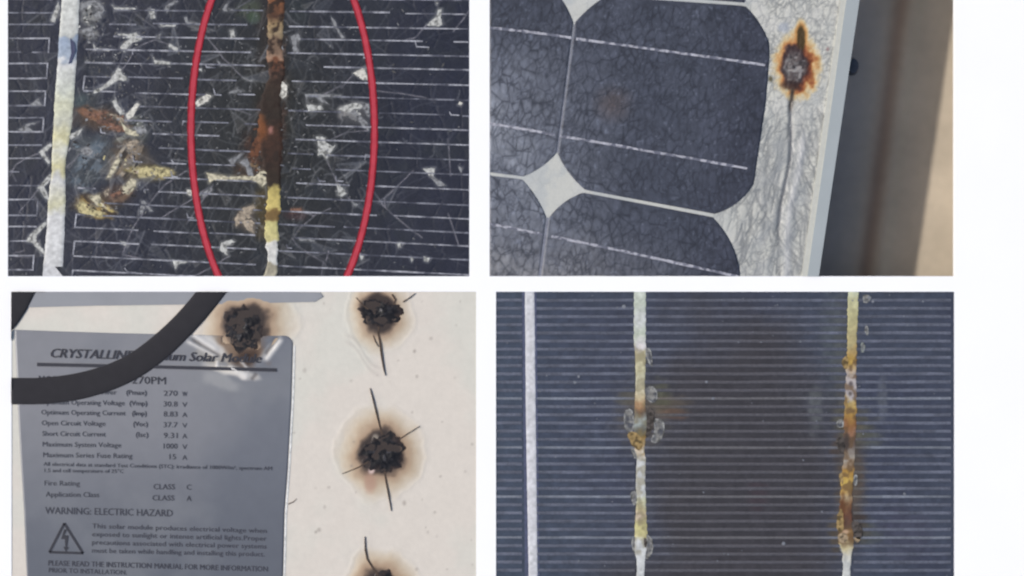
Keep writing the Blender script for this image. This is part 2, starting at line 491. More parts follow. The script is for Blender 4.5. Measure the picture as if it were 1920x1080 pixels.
    for k in range(420):
        x, y = random.uniform(0, 890), random.uniform(-60, 520)
        near = math.exp(-((x - 200) / 130) ** 2) + math.exp(-((x - 520) / 150) ** 2)
        if random.random() > .35 + .65 * near: continue
        F.walk(x, y, random.choice((-.85, .75, -1.2, .5, 1.9)) + random.gauss(0, .2), random.uniform(25, 120), random.uniform(.12, .5) * (.6 + .5 * near), jit=.12, step=11, branch=.10)
    for k in range(260):
        x, y = random.gauss(random.choice((200, 240, 520, 600)), 75), random.uniform(-40, 510)
        F.walk(x, y, random.uniform(0, 6.3), random.uniform(8, 34), random.uniform(.3, .8), jit=.4, step=5, branch=.15)
    for c in CR: F.line(c, .75, 1.2)
    # big wedge-shaped facets of the broken pane, each a slightly different tone with a pale broken edge
    fr_ = random.Random(21)
    for k in range(90):
        if k < 40: cx, cy = fr_.gauss(220, 75), fr_.uniform(0, 480)
        elif k < 75: cx, cy = fr_.gauss(540, 90), fr_.uniform(0, 500)
        else: cx, cy = fr_.uniform(30, 860), fr_.uniform(0, 500)
        a0 = fr_.uniform(0, 6.3); L_ = fr_.uniform(22, 62); W_ = L_ * fr_.uniform(.25, .6)
        p0 = (cx, cy); p1 = (cx + L_ * math.cos(a0), cy + L_ * math.sin(a0)); p2 = (cx + W_ * math.cos(a0 + 1.1), cy + W_ * math.sin(a0 + 1.1))
        e0 = (p1[0] - p0[0]) * (Y - p0[1]) - (p1[1] - p0[1]) * (X - p0[0])
        e1 = (p2[0] - p1[0]) * (Y - p1[1]) - (p2[1] - p1[1]) * (X - p1[0])
        e2 = (p0[0] - p2[0]) * (Y - p2[1]) - (p0[1] - p2[1]) * (X - p2[0])
        ins = ((e0 > 0) & (e1 > 0) & (e2 > 0)) | ((e0 < 0) & (e1 < 0) & (e2 < 0))
        C = mixc(C, fr_.choice(((92, 96, 104), (24, 26, 30), (74, 76, 80), (104, 102, 98))), ins * fr_.uniform(.18, .5))
        F.line([p0, p1], fr_.uniform(.2, .6), 1); F.line([p1, p2], fr_.uniform(.1, .85), 1.6); F.line([p2, p0], fr_.uniform(.1, .5), 1)
    F.blur()
    C = mixc(C, (156, 156, 156), F.at(X, Y) * .72)
    # glass bruised pale round each shard
    for ln in SH.splitlines():
        k, *pp = ln.split(); 
        if k == 'g': continue
        pts = [tuple(map(float, q.split(','))) for q in pp]
        ax_, ay_ = [q[0] for q in pts], [q[1] for q in pts]
        ii = np.where((X[0] > min(ax_) - 9) & (X[0] < max(ax_) + 9))[0]; jj = np.where((Y[:, 0] > min(ay_) - 9) & (Y[:, 0] < max(ay_) + 9))[0]
        if len(ii) < 2 or len(jj) < 2: continue
        sl_ = (slice(jj[0], jj[-1] + 1), slice(ii[0], ii[-1] + 1)); x_, y_ = X[sl_], Y[sl_]
        dmin = np.full(x_.shape, 99.0)
        for q in range(len(pts)):
            (xa, ya), (xb, yb) = pts[q], pts[(q + 1) % len(pts)]
            l2 = (xb - xa) ** 2 + (yb - ya) ** 2 + 1e-6
            t_ = np.clip(((x_ - xa) * (xb - xa) + (y_ - ya) * (yb - ya)) / l2, 0, 1)
            dmin = np.minimum(dmin, np.hypot(x_ - xa - t_ * (xb - xa), y_ - ya - t_ * (yb - ya)))
        C[sl_] = mixc(C[sl_], P[k], (1 - sm(.3, 5.0, dmin + 5 * (fbm(x_, y_, 8, 7, 2) - .5))) * .36)
    wv = worley(X + 20 * fbm(X, Y, 50, 5), Y, 46, 46, 11)
    C = mixc(C, (84, 86, 94), (1 - sm(0.0, 0.035, wv)) * 0.22)
    wv2 = worley(X, Y + 16 * fbm(X, Y, 40, 6), 21, 24, 31)
    C = C * (1 - 0.10 * (1 - sm(0, .08, wv2)))[..., None]
    Z = -0.6 + 0.7 * fbm(X, Y, 26, 8) + 0.5 * sm(0, .06, wv)
    mesh_grid(T, X, Y, Z, C, 'cell', base_m, r)

    fm = mat('silver_finger', (160, 161, 168), rough=0.5, var=0.35, scale=220, second=(78, 80, 92), sec_scale=38, sec_lo=.42, sec_hi=.62)
    fm2 = mat('silver_finger_dim', (122, 124, 134), rough=0.5, var=0.35, scale=220, second=(60, 62, 74), sec_scale=30)
    # fingers left of the white busbar
    ly = [-52, -28, -2, 24, 46, 72, 98, 119, 147, 171, 198, 221, 247, 272, 297, 322, 348, 374, 404, 425, 452, 479, 506]
    ends = {72: 98, 119: 147, 171: 198, 221: 247, 374: 404, 479: 506}
    def endx(y): return 95 - (y - 60) * 0.072
    def runs(pieces, m_):
        """pieces: list of (xa, ya, xb, yb); touching pieces are joined, every unbroken run is a part"""
        cur = []
        def flush():
            if cur:
                mb = MB(T); pts = [(cur[0][0], cur[0][1])]
                for q in cur: pts.append((q[2], q[3]))
                mb.ribbon(pts, [random.uniform(2.1, 3.5) for _ in pts], -.3, .6)
                mb.build('grid_line', m_, r); cur.clear()
        for q in pieces:
            if cur and q[0] - cur[-1][2] > .6: flush()
            cur.append(q)
        flush()
    for y in ly:
        e = endx(y) + (5 if y in (24, 46) else 0) - (40 if y in (322,) else 0)
        x = 15.0; pc = []
        while x < e - 2:
            b = min(x + random.uniform(14, 30), e)
            if random.random() < .95: pc.append((x, y + random.uniform(-.4, .4), b, y + random.uniform(-.4, .4)))
            x = b
        runs(pc, fm2 if y in (322, 272, -2) or random.random() < .35 else fm)
        if y in ends: MB(T).ribbon([(e - 1.2, y - 1.3), (e - 3.2, ends[y] + 1.3)], 2.8, -.3, .95).build('grid_line', fm, r)
    ry = [-34, -8, 17, 43, 68, 92, 117, 143, 170, 196, 222, 247, 273, 300, 326, 352, 378, 402, 426, 452, 480, 507]
    holes = [(512, 180, 30, 190), (185, 290, 62, 62), (240, 320, 65, 50), (180, 215, 55, 20), (170, 380, 40, 20), (507, 420, 20, 120), (176, 40, 30, 40)]
    def inside(x, y): return any(abs(x - a) < c and abs(y - b) < d for a, b, c, d in holes)
    for i, y in enumerate(ry):
        slope = 0.010 + 0.038 * min(1, max(0, y / 400))
        x0 = 158 - (y - 140) * 0.06 if y > 0 else 166
        for a_, b_ in ((x0, 505), (522, 880)):
            x = a_; pc = []; off = 0.0; on = True
            while x < b_ - 2:
                e = min(x + random.uniform(16, 34), b_)
                mx = (x + e) / 2; my = y + slope * (mx - 140)
                pb = .93 if x > 640 else (.9 if y > 370 else .86)
                on = random.random() < (pb if on else .70)
                if on and not inside(mx, my):
                    pc.append((x, y + slope * (x - 140) + off, e, y + slope * (e - 140) + off))
                else: off = random.uniform(-1.6, 1.6)
                x = e
            runs(pc, fm if random.random() < .62 else fm2)
        if y in (143, 402, 452, 507):
            MB(T).ribbon([(x0 + 1, y - 1), (x0 - 2, y + 26)], 2.8, -.3, .95).build('grid_line', fm, r)
    for k in range(20):      # short hooks where a sliver of cell has slipped
        x = random.uniform(170, 860) if k % 3 else random.uniform(170, 480); y = random.choice(ry) + random.uniform(-2, 2)
        y += .03 * (x - 140); h = random.uniform(5, 12) * random.choice((-1, -1, 1))
        MB(T).ribbon([(x + random.uniform(-6, 0), y + h), (x, y), (x + random.uniform(8, 26), y + 1)], [1.6, 3.2, 2.0], -.3, 1.0).build('bent_grid_line', fm, r)

    bm_ = mat('solder_ribbon', attr=True, rough=0.7, var=0.08, scale=200, bump=0.25, bscale=260, spec=0.25)
    w_ = (203, 204, 198)
    strip(T, [(-70, 118, 148), (0, 116, 149), (60, 111, 147), (120, 108, 143), (180, 103, 139), (240, 100, 134), (290, 97, 125),
              (320, 97, 122), (380, 90, 123), (440, 87, 121), (500, 81, 118)],
          [(-70, w_), (50, w_), (66, (190, 192, 186)), (72, (150, 163, 180)), (112, (160, 170, 182)), (118, (206, 206, 204)), (170, (200, 203, 190)),
           (195, (206, 206, 180)), (230, (196, 196, 180)), (262, (205, 200, 160)), (280, (206, 206, 192)), (318, (198, 192, 150)), (335, (206, 206, 205)),
           (385, (198, 195, 165)), (400, (206, 206, 204)), (500, (208, 208, 206))], 'busbar', bm_, r, rag=.7, seed=5, z=.9)
    MB(T).prism([(82, 494), (100, 496), (118, 518), (80, 518)], 0, 1.3).build('busbar', mat('ribbon_tail', (200, 200, 200)), r)
    MB(T).prism([(132, 72), (140, 80), (142, 95), (134, 118), (129, 120), (134, 100)], 2, 2.7).build('glass_shard', mat('blue_shard', (62, 68, 98)), r)
    br = (110, 68, 44); dk = (46, 38, 32)
    strip(T, [(-70, 500, 530), (0, 502, 533), (40, 500, 532), (75, 503, 530), (100, 499, 532), (140, 505, 534), (180, 492, 526), (250, 482, 530),
              (320, 496, 528), (350, 502, 526), (395, 500, 526), (420, 496, 522), (450, 498, 522), (495, 502, 520), (518, 494, 520)],
          [(-70, (150, 88, 52)), (0, (160, 100, 62)), (12, (108, 72, 50)), (30, (78, 54, 42)), (42, (150, 126, 92)), (62, (152, 134, 104)), (72, (112, 92, 74)),
           (95, (128, 104, 86)), (106, (158, 128, 106)), (114, (104, 64, 44)), (135, (86, 62, 52)), (150, (70, 52, 42)), (165, (56, 44, 36)), (220, dk), (240, (70, 46, 34)), (300, (54, 38, 30)),
           (345, (44, 36, 28)), (356, (176, 160, 96)), (392, (200, 182, 112)), (398, (118, 94, 56)), (414, (120, 98, 62)), (420, (200, 192, 130)),
           (448, (196, 186, 132)), (456, (206, 204, 198)), (492, (206, 206, 200)), (498, (140, 134, 116)), (518, (172, 166, 146))],
          'burnt_busbar', bm_, r, rag=2.6, seed=9, lump=.7, bulge=0.2, z=.8, mott=((44, 32, 26), (-70, 345)), ms=.9, hf=.9,
          speck=[(490, 240, 14, 30, (120, 72, 40), .9), (508, 244, 5, 10, (170, 120, 110), .8), (480, 285, 12, 20, (118, 66, 34), .9)])

    for ln in SH.splitlines():
        k, *pp = ln.split()
        pts = [tuple(map(float, q.split(','))) for q in pp]
        z = random.uniform(.45, .8)
        MB(T).prism(jag(pts), -.4, z, taper=random.uniform(.0, .06)).build(
            'glass_shard', mat('shard_' + k, P[k], rough=0.35, var=0.35, scale=170, spec=0.4, bump=0.4, bscale=200,
                               second=tuple(int(v * .58) for v in P[k]), sec_scale=120, sec_lo=.48, sec_hi=.66), r)
    # smaller splinters heaped in the damaged spots
    def splinter(cx, cy, s_, el, ro, k):
        pts = []
        a0 = random.uniform(0, 6.3)
        for j in range(6):
            a = a0 + j * 1.047; rr = s_ * random.uniform(.45, 1.1)
            px, py = rr * el * math.cos(a), rr * math.sin(a)
            pts.append((cx + px * math.cos(ro) - py * math.sin(ro), cy + px * math.sin(ro) + py * math.cos(ro)))
        MB(T).prism(jag(pts, 3, .7), -.4, random.uniform(.4, .9), taper=.05).build('glass_splinter',
            mat('shard_' + k, P[k], rough=0.35, var=0.35, scale=170, spec=0.4, bump=0.4, bscale=200, second=tuple(int(v * .58) for v in P[k]), sec_scale=120, sec_lo=.48, sec_hi=.66), r)
    P['k'] = (40, 36, 34); P['s'] = (92, 96, 98)
    for (cx, cy, sx, sy, n_, kinds, s0, s1) in ((240, 300, 26, 24, 30, 'tcnkdty', 3, 8), (178, 388, 20, 8, 16, 'yyonkb', 3, 7), (200, 222, 26, 9, 20, 'bbntkd', 3, 7), (165, 32, 14, 20, 22, 'dwsks', 3, 8),
                                               (165, 66, 10, 8, 8, 'dsk', 3, 6), (258, 235, 12, 14, 10, 'wsdk', 3, 7), (300, 323, 18, 7, 9, 'yyck', 3, 6), (228, 362, 16, 9, 10, 'nkct', 3, 7),
                                               (490, 272, 14, 26, 22, 'onokb', 3, 8), (478, 318, 20, 12, 10, 'okct', 3, 6), (516, 60, 9, 60, 22, 'onktb', 3, 8), (510, 200, 12, 50, 16, 'nkko', 4, 9),
                                               (462, 416, 10, 12, 6, 'tkd', 3, 7), (672, 214, 14, 12, 10, 'dsw', 2, 6), (610, 275, 8, 12, 5, 'wd', 2, 6), (250, 85, 30, 22, 10, 'dsw', 2, 5),
                                               (155, 290, 16, 22, 14, 'sgdk', 4, 10), (470, 22, 16, 10, 7, 'sk', 4, 8), (830, 240, 24, 10, 6, 'ds', 2, 5)):
        for _ in range(n_):
            splinter(random.gauss(cx, sx * .7), random.gauss(cy, sy * .7), random.uniform(s0, s1) * .42, random.uniform(1, 2.6), random.uniform(-1.4, .9), random.choice(kinds))
    # hairline cracks
    cm = mat('crack_line', (128, 124, 132), rough=0.5, var=0.4, scale=150, second=(70, 70, 80), sec_scale=60)
    for c in CR:
        pts = []
        for i in range(len(c) - 1):
            for t in (0, .33, .66):
                pts.append((c[i][0] + (c[i + 1][0] - c[i][0]) * t + random.uniform(-1.2, 1.2), c[i][1] + (c[i + 1][1] - c[i][1]) * t + random.uniform(-1.2, 1.2)))
        pts.append(c[-1])
        MB(T).ribbon(pts, [random.uniform(.6, 1.5) for _ in pts], -.4, .5).build('crack', cm, r)
    # countless crumbs of broken glass
    mb = MB(T)
    for k in range(620):
        if k < 260: cx, cy = random.gauss(230, 70), random.gauss(170, 110)
        elif k < 460: cx, cy = random.gauss(510, 60), random.gauss(230, 130)
        else: cx, cy = random.uniform(20, 875), random.uniform(0, 515)
        if cx < 160 and cx > 75: continue
        a0 = random.uniform(0, 6.3); s_ = random.uniform(.9, 2.8); el = random.uniform(1, 2.6)
        ro = random.uniform(0, 3.14)
        pts = []
        for j in range(5):
            a = a0 + j * 1.256; rr = s_ * random.uniform(.5, 1.1)
            px, py = rr * el * math.cos(a), rr * math.sin(a) * .8
            pts.append((cx + px * math.cos(ro) - py * math.sin(ro), cy + px * math.sin(ro) + py * math.cos(ro)))
        mb.prism(pts, -.4, random.uniform(.4, .8), taper=.15)
    o = mb.build('glass_crumbs', mat('crumb', (122, 122, 122), rough=.35, var=.4, scale=90, second=(84, 82, 78), sec_scale=40), r)
    o['kind'] = 'stuff'
    # the red marker oval: dark under-stroke, lighter core
    def ell(a, b, lo, hi, n=70): return [(530 + a * math.cos(t), 243 + b * math.sin(t)) for t in [R(lo + (hi - lo) * i / n) for i in range(n + 1)]]
    md = mat('marker_dark', (150, 40, 52), rough=.9, var=.15, scale=60, spec=.05); mr_ = mat('marker_red', (188, 72, 84), rough=.9, var=.1, scale=60, spec=.05)
    for lo, hi in ((-54, 46), (134, 234)):
        q = ell(172, 385, lo, hi)
        o = MB(T).ribbon(q, [13.2 + random.uniform(-1, 1) for _ in q], 0.85, 1.05).build('marker_stroke', md, r)
        MB(T).ribbon(q, [8.0 + random.uniform(-.7, .7) for _ in q], 1.0, 1.2).build('marker_core', mr_, o)
sampleA()

# ================================================================ B: corner of a framed module above sandy ground
def sampleB():
    T = Tile(*RB)
    r = T.root('framed_module_sample', 'corner of a framed solar panel, crazed glass, dark cells and a rusty burn mark', 'solar sample', 'solar panel damage samples')
    inner = lambda y: 1577 - (y) * 0.1393 - 3e-6 * y * y
    outer = lambda y: 1611 - (y) * 0.1475
    # backsheet under glass: everything left of the frame
    X0, Y0, X1, Y1 = RB
    n, mrows = 370, 320
    F = Field(RB)
    for k in range(1100):           # crazing over the cells: short branching lines leaning both ways
        x, y = random.uniform(915, 1450), random.uniform(-70, 520)
        F.walk(x, y, random.choice((1.95, 1.95, 1.2, 2.5, 1.6)) + random.gauss(0, .28), random.uniform(8, 34), random.uniform(.3, .95), jit=.30, step=4, branch=.06, wid=1.2)
    G = Field(RB)
    for k in range(600):           # finer, curlier in the upper margin
        y = random.uniform(-70, 300); x = random.uniform(1380, 1600)
        G.walk(x, y, random.uniform(0, 6.3), random.uniform(8, 26), random.uniform(.25, .9), jit=.5, step=4, branch=.08, wid=.6)
    for k in range(330):            # long slanting folds either side of the crease
        y = random.uniform(200, 540); x = random.uniform(1340, 1560); xm = 1487 - (y - 185) * 0.094
        rt_ = x > xm
        a_ = (1.12 if rt_ else (2.05 if y < 330 else 1.75)) + random.gauss(0, .16)
        G.walk(x, y, a_, random.uniform(20, 75), random.uniform(.3, .95), jit=.13, step=6, branch=.05, wid=1.5)
    for k in range(300):
        y = random.uniform(230, 540); x = random.uniform(1380, 1560)
        G.walk(x, y, random.choice((1.2, 2.0, .3, 2.8)) + random.gauss(0, .3), random.uniform(6, 22), random.uniform(.3, .8), jit=.35, step=4)
    F.blur(); G.blur()
    u = np.linspace(0, 1, n)[None, :]; yy = np.linspace(Y0, Y1, mrows)[:, None]
    Y = np.repeat(yy, n, 1); X = X0 + (inner(Y) - X0) * u
    C = np.zeros(X.shape + (3,)) + np.array([204, 203, 193.])
    fld = 0.10 * (X - 1500) + 40 * fbm(X, Y, 120, 3)
    # crazing: two scales of crackle, sheared along the margin and pulled long lower down
    lowm = sm(190, 260, Y)
    Xs = X + (Y - 250) * 0.145
    wa = worley(Xs + 16 * fbm(X, Y, 24, 1), Y + 16 * fbm(X, Y, 24, 2), 17, 25, 3)
    wc_ = worley(Xs + 9 * fbm(X, Y, 15, 1), Y + 9 * fbm(X, Y, 15, 2), 9, 12, 6)
    wa = np.minimum(wa, wc_ * 1.2 + .55 * (1 - sm(.42, .62, fbm(X, Y, 36, 66))))
    dxc = X - (1487 - (Y - 185) * 0.094)
    wob = 26 * (fbm(X, Y, 46, 4) - .5)
    ph = np.where(dxc > 0, Y - 2.1 * dxc + wob, Y + 1.7 * dxc + .012 * dxc * dxc + wob) / 19.0
    brk = sm(.36, .5, vnoise(X, Y, 22, 92))
    wb = np.abs(ph - np.round(ph)) * 1.0 + .28 * (1 - brk) + .08 * vnoise(X, Y, 9, 93)
    wl = wa * (1 - lowm) + np.minimum(wb * 1.15, wa * 2.0 + .05) * lowm
    ink = np.maximum((1 - sm(0.0, 0.20, wa)) * sm(.25, .6, fbm(X, Y, 45, 88) + .1) * .55 * (1 - .6 * lowm), G.at(X, Y))
    marg = sm(1330, 1440, X + .1 * Y - 10)
    C = mixc(C, (82, 85, 88), ink * (0.10 + 0.66 * marg))
    C = mixc(C, (205, 204, 198), sm(.5, .8, fbm(X, Y, 34, 61)) * .5)
    C = mixc(C, (178, 182, 182), (1 - marg) * (.35 + .65 * sm(.4, .65, fbm(X, Y, 26, 62))) * .7)
    w5 = worley(Xs + Y * .2, Y * .7, 16, 18, 57)
    C = mixc(C, (118, 122, 124), (1 - sm(0, .12, w5)) * (.16 + .3 * marg) * sm(.35, .6, fbm(X, Y, 30, 63)))
    for k_, (o_, b_, wd_, st_) in enumerate(((-26, .06, 9, .34), (-52, .10, 11, .30), (16, -.05, 6, .30), (34, -.10, 8, .26), (-12, .02, 5, .30))):
        fx = 1487 - (Y - 185) * 0.094 + o_ * sm(170, 420, Y) * 1.3 + 4 * np.sin(Y / (21 + 6 * k_) + k_)
        C = mixc(C, (112, 116, 120), np.exp(-((X - fx) / wd_) ** 2) * sm(215 + 12 * k_, 300 + 12 * k_, Y) * st_ * (.5 + fbm(X, Y, 30, 64 + k_)))
    C = mixc(C, (150, 155, 156), sm(.52, .74, fbm(Xs, Y * .4, 24, 71)) * .28 * marg)
    # the long dark crease below the burn
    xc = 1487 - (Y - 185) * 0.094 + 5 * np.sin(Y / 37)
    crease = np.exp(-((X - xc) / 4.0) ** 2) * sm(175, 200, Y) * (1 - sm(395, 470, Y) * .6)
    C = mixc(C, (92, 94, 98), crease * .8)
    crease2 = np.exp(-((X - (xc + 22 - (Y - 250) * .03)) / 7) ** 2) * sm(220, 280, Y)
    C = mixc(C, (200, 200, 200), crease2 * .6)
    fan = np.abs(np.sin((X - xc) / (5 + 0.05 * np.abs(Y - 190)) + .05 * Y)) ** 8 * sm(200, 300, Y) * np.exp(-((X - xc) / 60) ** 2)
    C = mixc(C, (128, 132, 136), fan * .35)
    # the burn
    th = np.arctan2(Y - 125, X - 1493)
    ragg = (fbm(X, Y, 12, 5, 4) - .5) * .44 + (vnoise(X, Y, 5, 55) - .5) * .10
    d = np.hypot((X - 1494) / 45.0, (Y - 124) / np.where(Y < 124, 66.0, 66.0)) + ragg
    tip = np.hypot((X - 1502) / 15.0, (Y - 72) / 36.0) + ragg * .6
    dd = np.minimum(d, tip)
    C = mixc(C, (208, 190, 150), 1 - sm(.86, 1.14, dd))
    C = mixc(C, (196, 146, 88), 1 - sm(.72, .95, dd))
    rt = sm(-14, 10, X - 1493)
    C = mixc(C, (146, 84, 48), (1 - sm(.62, .84, d)) * (0.55 + .45 * rt))
    C = mixc(C, (96, 48, 30), (1 - sm(.48, .70, d + (1 - rt) * .02)))
    C = mixc(C, (72, 56, 26), (1 - sm(.55, .9, np.hypot((X - 1502) / 11.0, (Y - 74) / 36.0) + ragg * .5)))
    C = mixc(C, (62, 46, 44), (1 - sm(.50, .66, np.hypot((X - 1490) / 44., (Y - 122) / 66.) + ragg * .6)))
    core = 1 - sm(.36, .54, np.hypot((X - 1490) / 44., (Y - 126) / 64.) + ragg * .6)
    C = mixc(C, (112, 108, 106), core * (.55 + .45 * sm(.4, .6, fbm(X, Y, 7, 77))))
    C = mixc(C, (168, 164, 160), core * sm(.62, .74, vnoise(X, Y, 6, 78)) * .7)
    C = mixc(C, (48, 42, 42), core * sm(.6, .72, vnoise(X, Y, 6, 79)) * .7)
    C = mixc(C, (52, 36, 30), (1 - sm(.5, 1.1, np.hypot((X - 1483) / 22, (Y - 160) / 12) + ragg)) * .8)
    C = mixc(C, (90, 84, 60), (1 - sm(.4, 1.1, np.hypot((X - 1445) / 5, (Y - 148) / 7))) * .9)
    C = mixc(C, (60, 52, 44), np.exp(-((X - (1486 - (Y - 165) * .08)) / 4) ** 2) * sm(160, 172, Y) * (1 - sm(195, 215, Y)))
    C = mixc(C, (165, 172, 184), (1 - sm(.3, 1.1, np.hypot((X - 1470) / 14, (Y - 52) / 13) + ragg)) * .6)
    C = mixc(C, (120, 70, 72), (1 - sm(.3, 1.1, np.hypot((X - 1552) / 4, (Y - 92) / 5))) * .5)
    Z = -0.3 - 1.1 * ink * marg + .8 * fbm(X, Y, 40, 15) + 1.0 * (fbm(Xs, Y * .4, 22, 71) - .5) * marg - 2.0 * crease + 1.2 * crease2 \
        + (1 - sm(.5, .9, d)) * 2.0 * (fbm(X, Y, 9, 33) - .3)
    mesh_grid(T, X, Y, Z, C, 'backsheet', mat('crazed_backsheet', attr=True, rough=.42, var=.05, scale=300, spec=.45, bump=.3, bscale=300), r)
    # the laminate's body below
    MB(T).prism([(X0, Y0), (inner(Y0), Y0), (inner(Y1), Y1), (X0, Y1)], -10, -2.6, False).build('laminate', mat('laminate_edge', (190, 192, 190)), r)

    # cells: node material with crazing relief
    m = bpy.data.materials.new('cell_crazed'); m.use_nodes = True
    t = m.node_tree; N = t.nodes; L = t.links; p = N['Principled BSDF']
    p.inputs['Roughness'].default_value = .5; p.inputs['Specular IOR Level'].default_value = .3
    tc = N.new('ShaderNodeTexCoord'); mp = N.new('ShaderNodeMapping')
    mp.inputs['Rotation'].default_value = (0, 0, R(14)); mp.inputs['Scale'].default_value = (1.1, .55, 1)
    L.new(tc.outputs['Object'], mp.inputs[0])
    fine = N.new('ShaderNodeTexNoise'); fine.inputs['Scale'].default_value = 140; fine.inputs['Detail'].default_value = 5
    L.new(mp.outputs[0], fine.inputs['Vector'])
    vc = N.new('ShaderNodeVertexColor'); vc.layer_name = 'Col'
    a2 = N.new('ShaderNodeMapRange'); a2.inputs[1].default_value = .3; a2.inputs[2].default_value = .7; a2.inputs[3].default_value = .82; a2.inputs[4].default_value = 1.2
    L.new(fine.outputs[0], a2.inputs[0])
    vm = N.new('ShaderNodeVectorMath'); vm.operation = 'SCALE'; L.new(vc.outputs[0], vm.inputs[0]); L.new(a2.outputs[0], vm.inputs['Scale'])
    L.new(vm.outputs[0], p.inputs['Base Color'])
    bu = N.new('ShaderNodeBump'); bu.inputs['Strength'].default_value = .6; bu.inputs['Distance'].default_value = .0003
    L.new(fine.outputs[0], bu.inputs['Height']); L.new(bu.outputs[0], p.inputs['Normal'])

    cells = {
        'main': [(1136, -7), (1396, 11)] + arc((1398, 12), (1442, 80), -5) + [(1443, 105), (1436, 190)] + arc((1413, 345), (1340, 401), -9) + [(1220, 379)] + arc((1097, 356), (1046, 289), -5) + arc((1078, 42), (1134, -6), -3),
        'left': [(918, -70), (1010, -70), (1030, -30)] + arc((1050, -6), (1075.2, 42), -2) + arc((1044, 286), (981, 331), -5) + [(918, 323)],
        'low': arc((1029, 408), (1093, 361), -6) + [(1215, 384)] + arc((1336, 407), (1386, 500), -8) + [(1388, 518), (1014, 518)],
        'lowleft': [(918, 329)] + arc((979, 336), (1024, 406), -4) + [(1010, 518), (918, 518)],
        'top': [(1160, -70), (1412, -70), (1396, 5), (1268, -5), (1136, -15)],
    }
    def inpoly(poly, x, y):
        c = np.zeros(x.shape, bool); n_ = len(poly)
        for i in range(n_):
            (xa, ya), (xb, yb) = poly[i], poly[(i + 1) % n_]
            if ya == yb: continue
            c ^= ((ya > y) != (yb > y)) & (x < (xb - xa) * (y - ya) / (yb - ya) + xa)
        return c
    def cellcol(X, Y):
        C = np.zeros(X.shape + (3,)) + np.array([62, 66, 77.])
        ul = (1 - sm(900, 1230, X)) * sm(0, 240, Y)              # sky reflection in the glass painted as a paler tone, strongest low left
        C = mixc(C, (134, 138, 146), ul * .95)
        C = mixc(C, (122, 121, 122), sm(390, 540, Y + (1100 - X) * .15) * .7 * (1 - sm(1100, 1420, X)))  # the same reflection painted along the bottom left
        C = mixc(C, (80, 84, 96), sm(.45, .7, fbm(X, Y, 110, 91)) * .35)
        C = mixc(C, (84, 74, 72), np.clip(1 - np.hypot((X - 1150) / 45, (Y - 195) / 42), 0, 1) * .8)
        C = mixc(C, (52, 54, 66), sm(1300, 1420, X + .1 * Y) * .45)
        pol = worley(X + Y * .25, Y * .62 - X * .12, 15, 19, 17); po2 = worley(X - Y * .35, Y * .66 + X * .15, 24, 22, 27)
        po3 = worley(X + Y * .1, Y * .8, 11, 11, 37)
        lines = np.maximum((1 - sm(0, .17, pol)) * sm(.38, .6, fbm(X, Y, 30, 45)), (1 - sm(0, .13, po2)) * sm(.36, .58, fbm(X, Y, 34, 46)))
        lines = np.maximum(lines, (1 - sm(0, .2, po3)) * sm(.5, .65, fbm(X, Y, 26, 47)) * .8)
        C = C * (.90 + .22 * fbm(X, Y * .7, 15, 14) + .10 * sm(.05, .6, pol))[..., None]
        C = mixc(C, (36, 39, 48), np.maximum(F.at(X, Y) * .5, lines * .62))
        C = mixc(C, (104, 110, 124), F.at(X + 3, Y + 2) * .20)
        # flecks of crazing that catch white
        fl = sm(.86, .92, vnoise(X, Y, 5, 44)) * .3
        return mixc(C, (140, 148, 165), fl)
    rib = mat('cell_ribbon', (176, 176, 184), rough=.4, var=.2, scale=120, second=(108, 110, 122), sec_scale=85, sec_lo=.46, sec_hi=.56)
    ribs = {'main': [((1080, 73), (1256, 97), (1434, 122)), ((1050, 255), (1225, 285), (1401, 316))], 'left': [((918, 52), (1000, 61), (1071, 71)), ((918, 232), (980, 242), (1040, 253))],
            'low': [((1034, 443), (1200, 478), (1385, 519))], 'lowleft': [((918, 420), (970, 430), (1018, 440))], 'top': []}
    for k, poly in cells.items():
        poly = clip(poly, RB)
        # build the outline as a fan of fine strips so the cell colour can vary over it
        xs_ = [q[0] for q in poly]; ys_ = [q[1] for q in poly]
        a0, b0, a1_, b1_ = min(xs_), min(ys_), max(xs_), max(ys_)
        ny = max(4, int((b1_ - b0) / 1.9)); yy = np.linspace(b0 + .05, b1_ - .05, ny)
        xl, xr = [], []
        for y in yy:
            hits = []
            for i in range(len(poly)):
                (xa, ya), (xb, yb) = poly[i], poly[(i + 1) % len(poly)]
                if (ya > y) != (yb > y): hits.append((xb - xa) * (y - ya) / (yb - ya) + xa)
            xl.append(min(hits)); xr.append(max(hits))
        nn = max(8, int((a1_ - a0) / 1.9)); uu = np.linspace(0, 1, nn)[None, :]
        PX = np.array(xl)[:, None] * (1 - uu) + np.array(xr)[:, None] * uu; PY = np.repeat(yy[:, None], nn, 1)
        PZ = .75 + 0 * PX; PZ[:, 0] = 0; PZ[:, -1] = 0; PZ[0] = 0; PZ[-1] = 0
        # hold the outline sharp: pull second rows out to the rim
        PX[:, 1] = PX[:, 0] + .3; PX[:, -2] = PX[:, -1] - .3
        o = mesh_grid(T, PX, PY, PZ, cellcol(PX, PY), 'cell', m, r)
        for q in ribs[k]:
            mb = MB(T)
            for i in range(2):
                a, b = q[i], q[i + 1]; x = 0.0
                while x < 1:
                    e = min(1, x + random.uniform(.05, .14))
                    f = lambda s_: (a[0] + (b[0] - a[0]) * s_, a[1] + (b[1] - a[1]) * s_ - 1.5 * s_ * (1 - s_))
                    wd = random.uniform(3.6, 5.6)
                    mb.ribbon([f(x), f(e)], wd, .2, 1.3 + random.uniform(0, .2))
                    x = e
            mb.build('ribbon', rib, o)
    # narrow tapes in the upright gaps
    gap = mat('gap_tape', (128, 131, 142), rough=.5, var=.25, scale=120, second=(120, 122, 134), sec_scale=60)
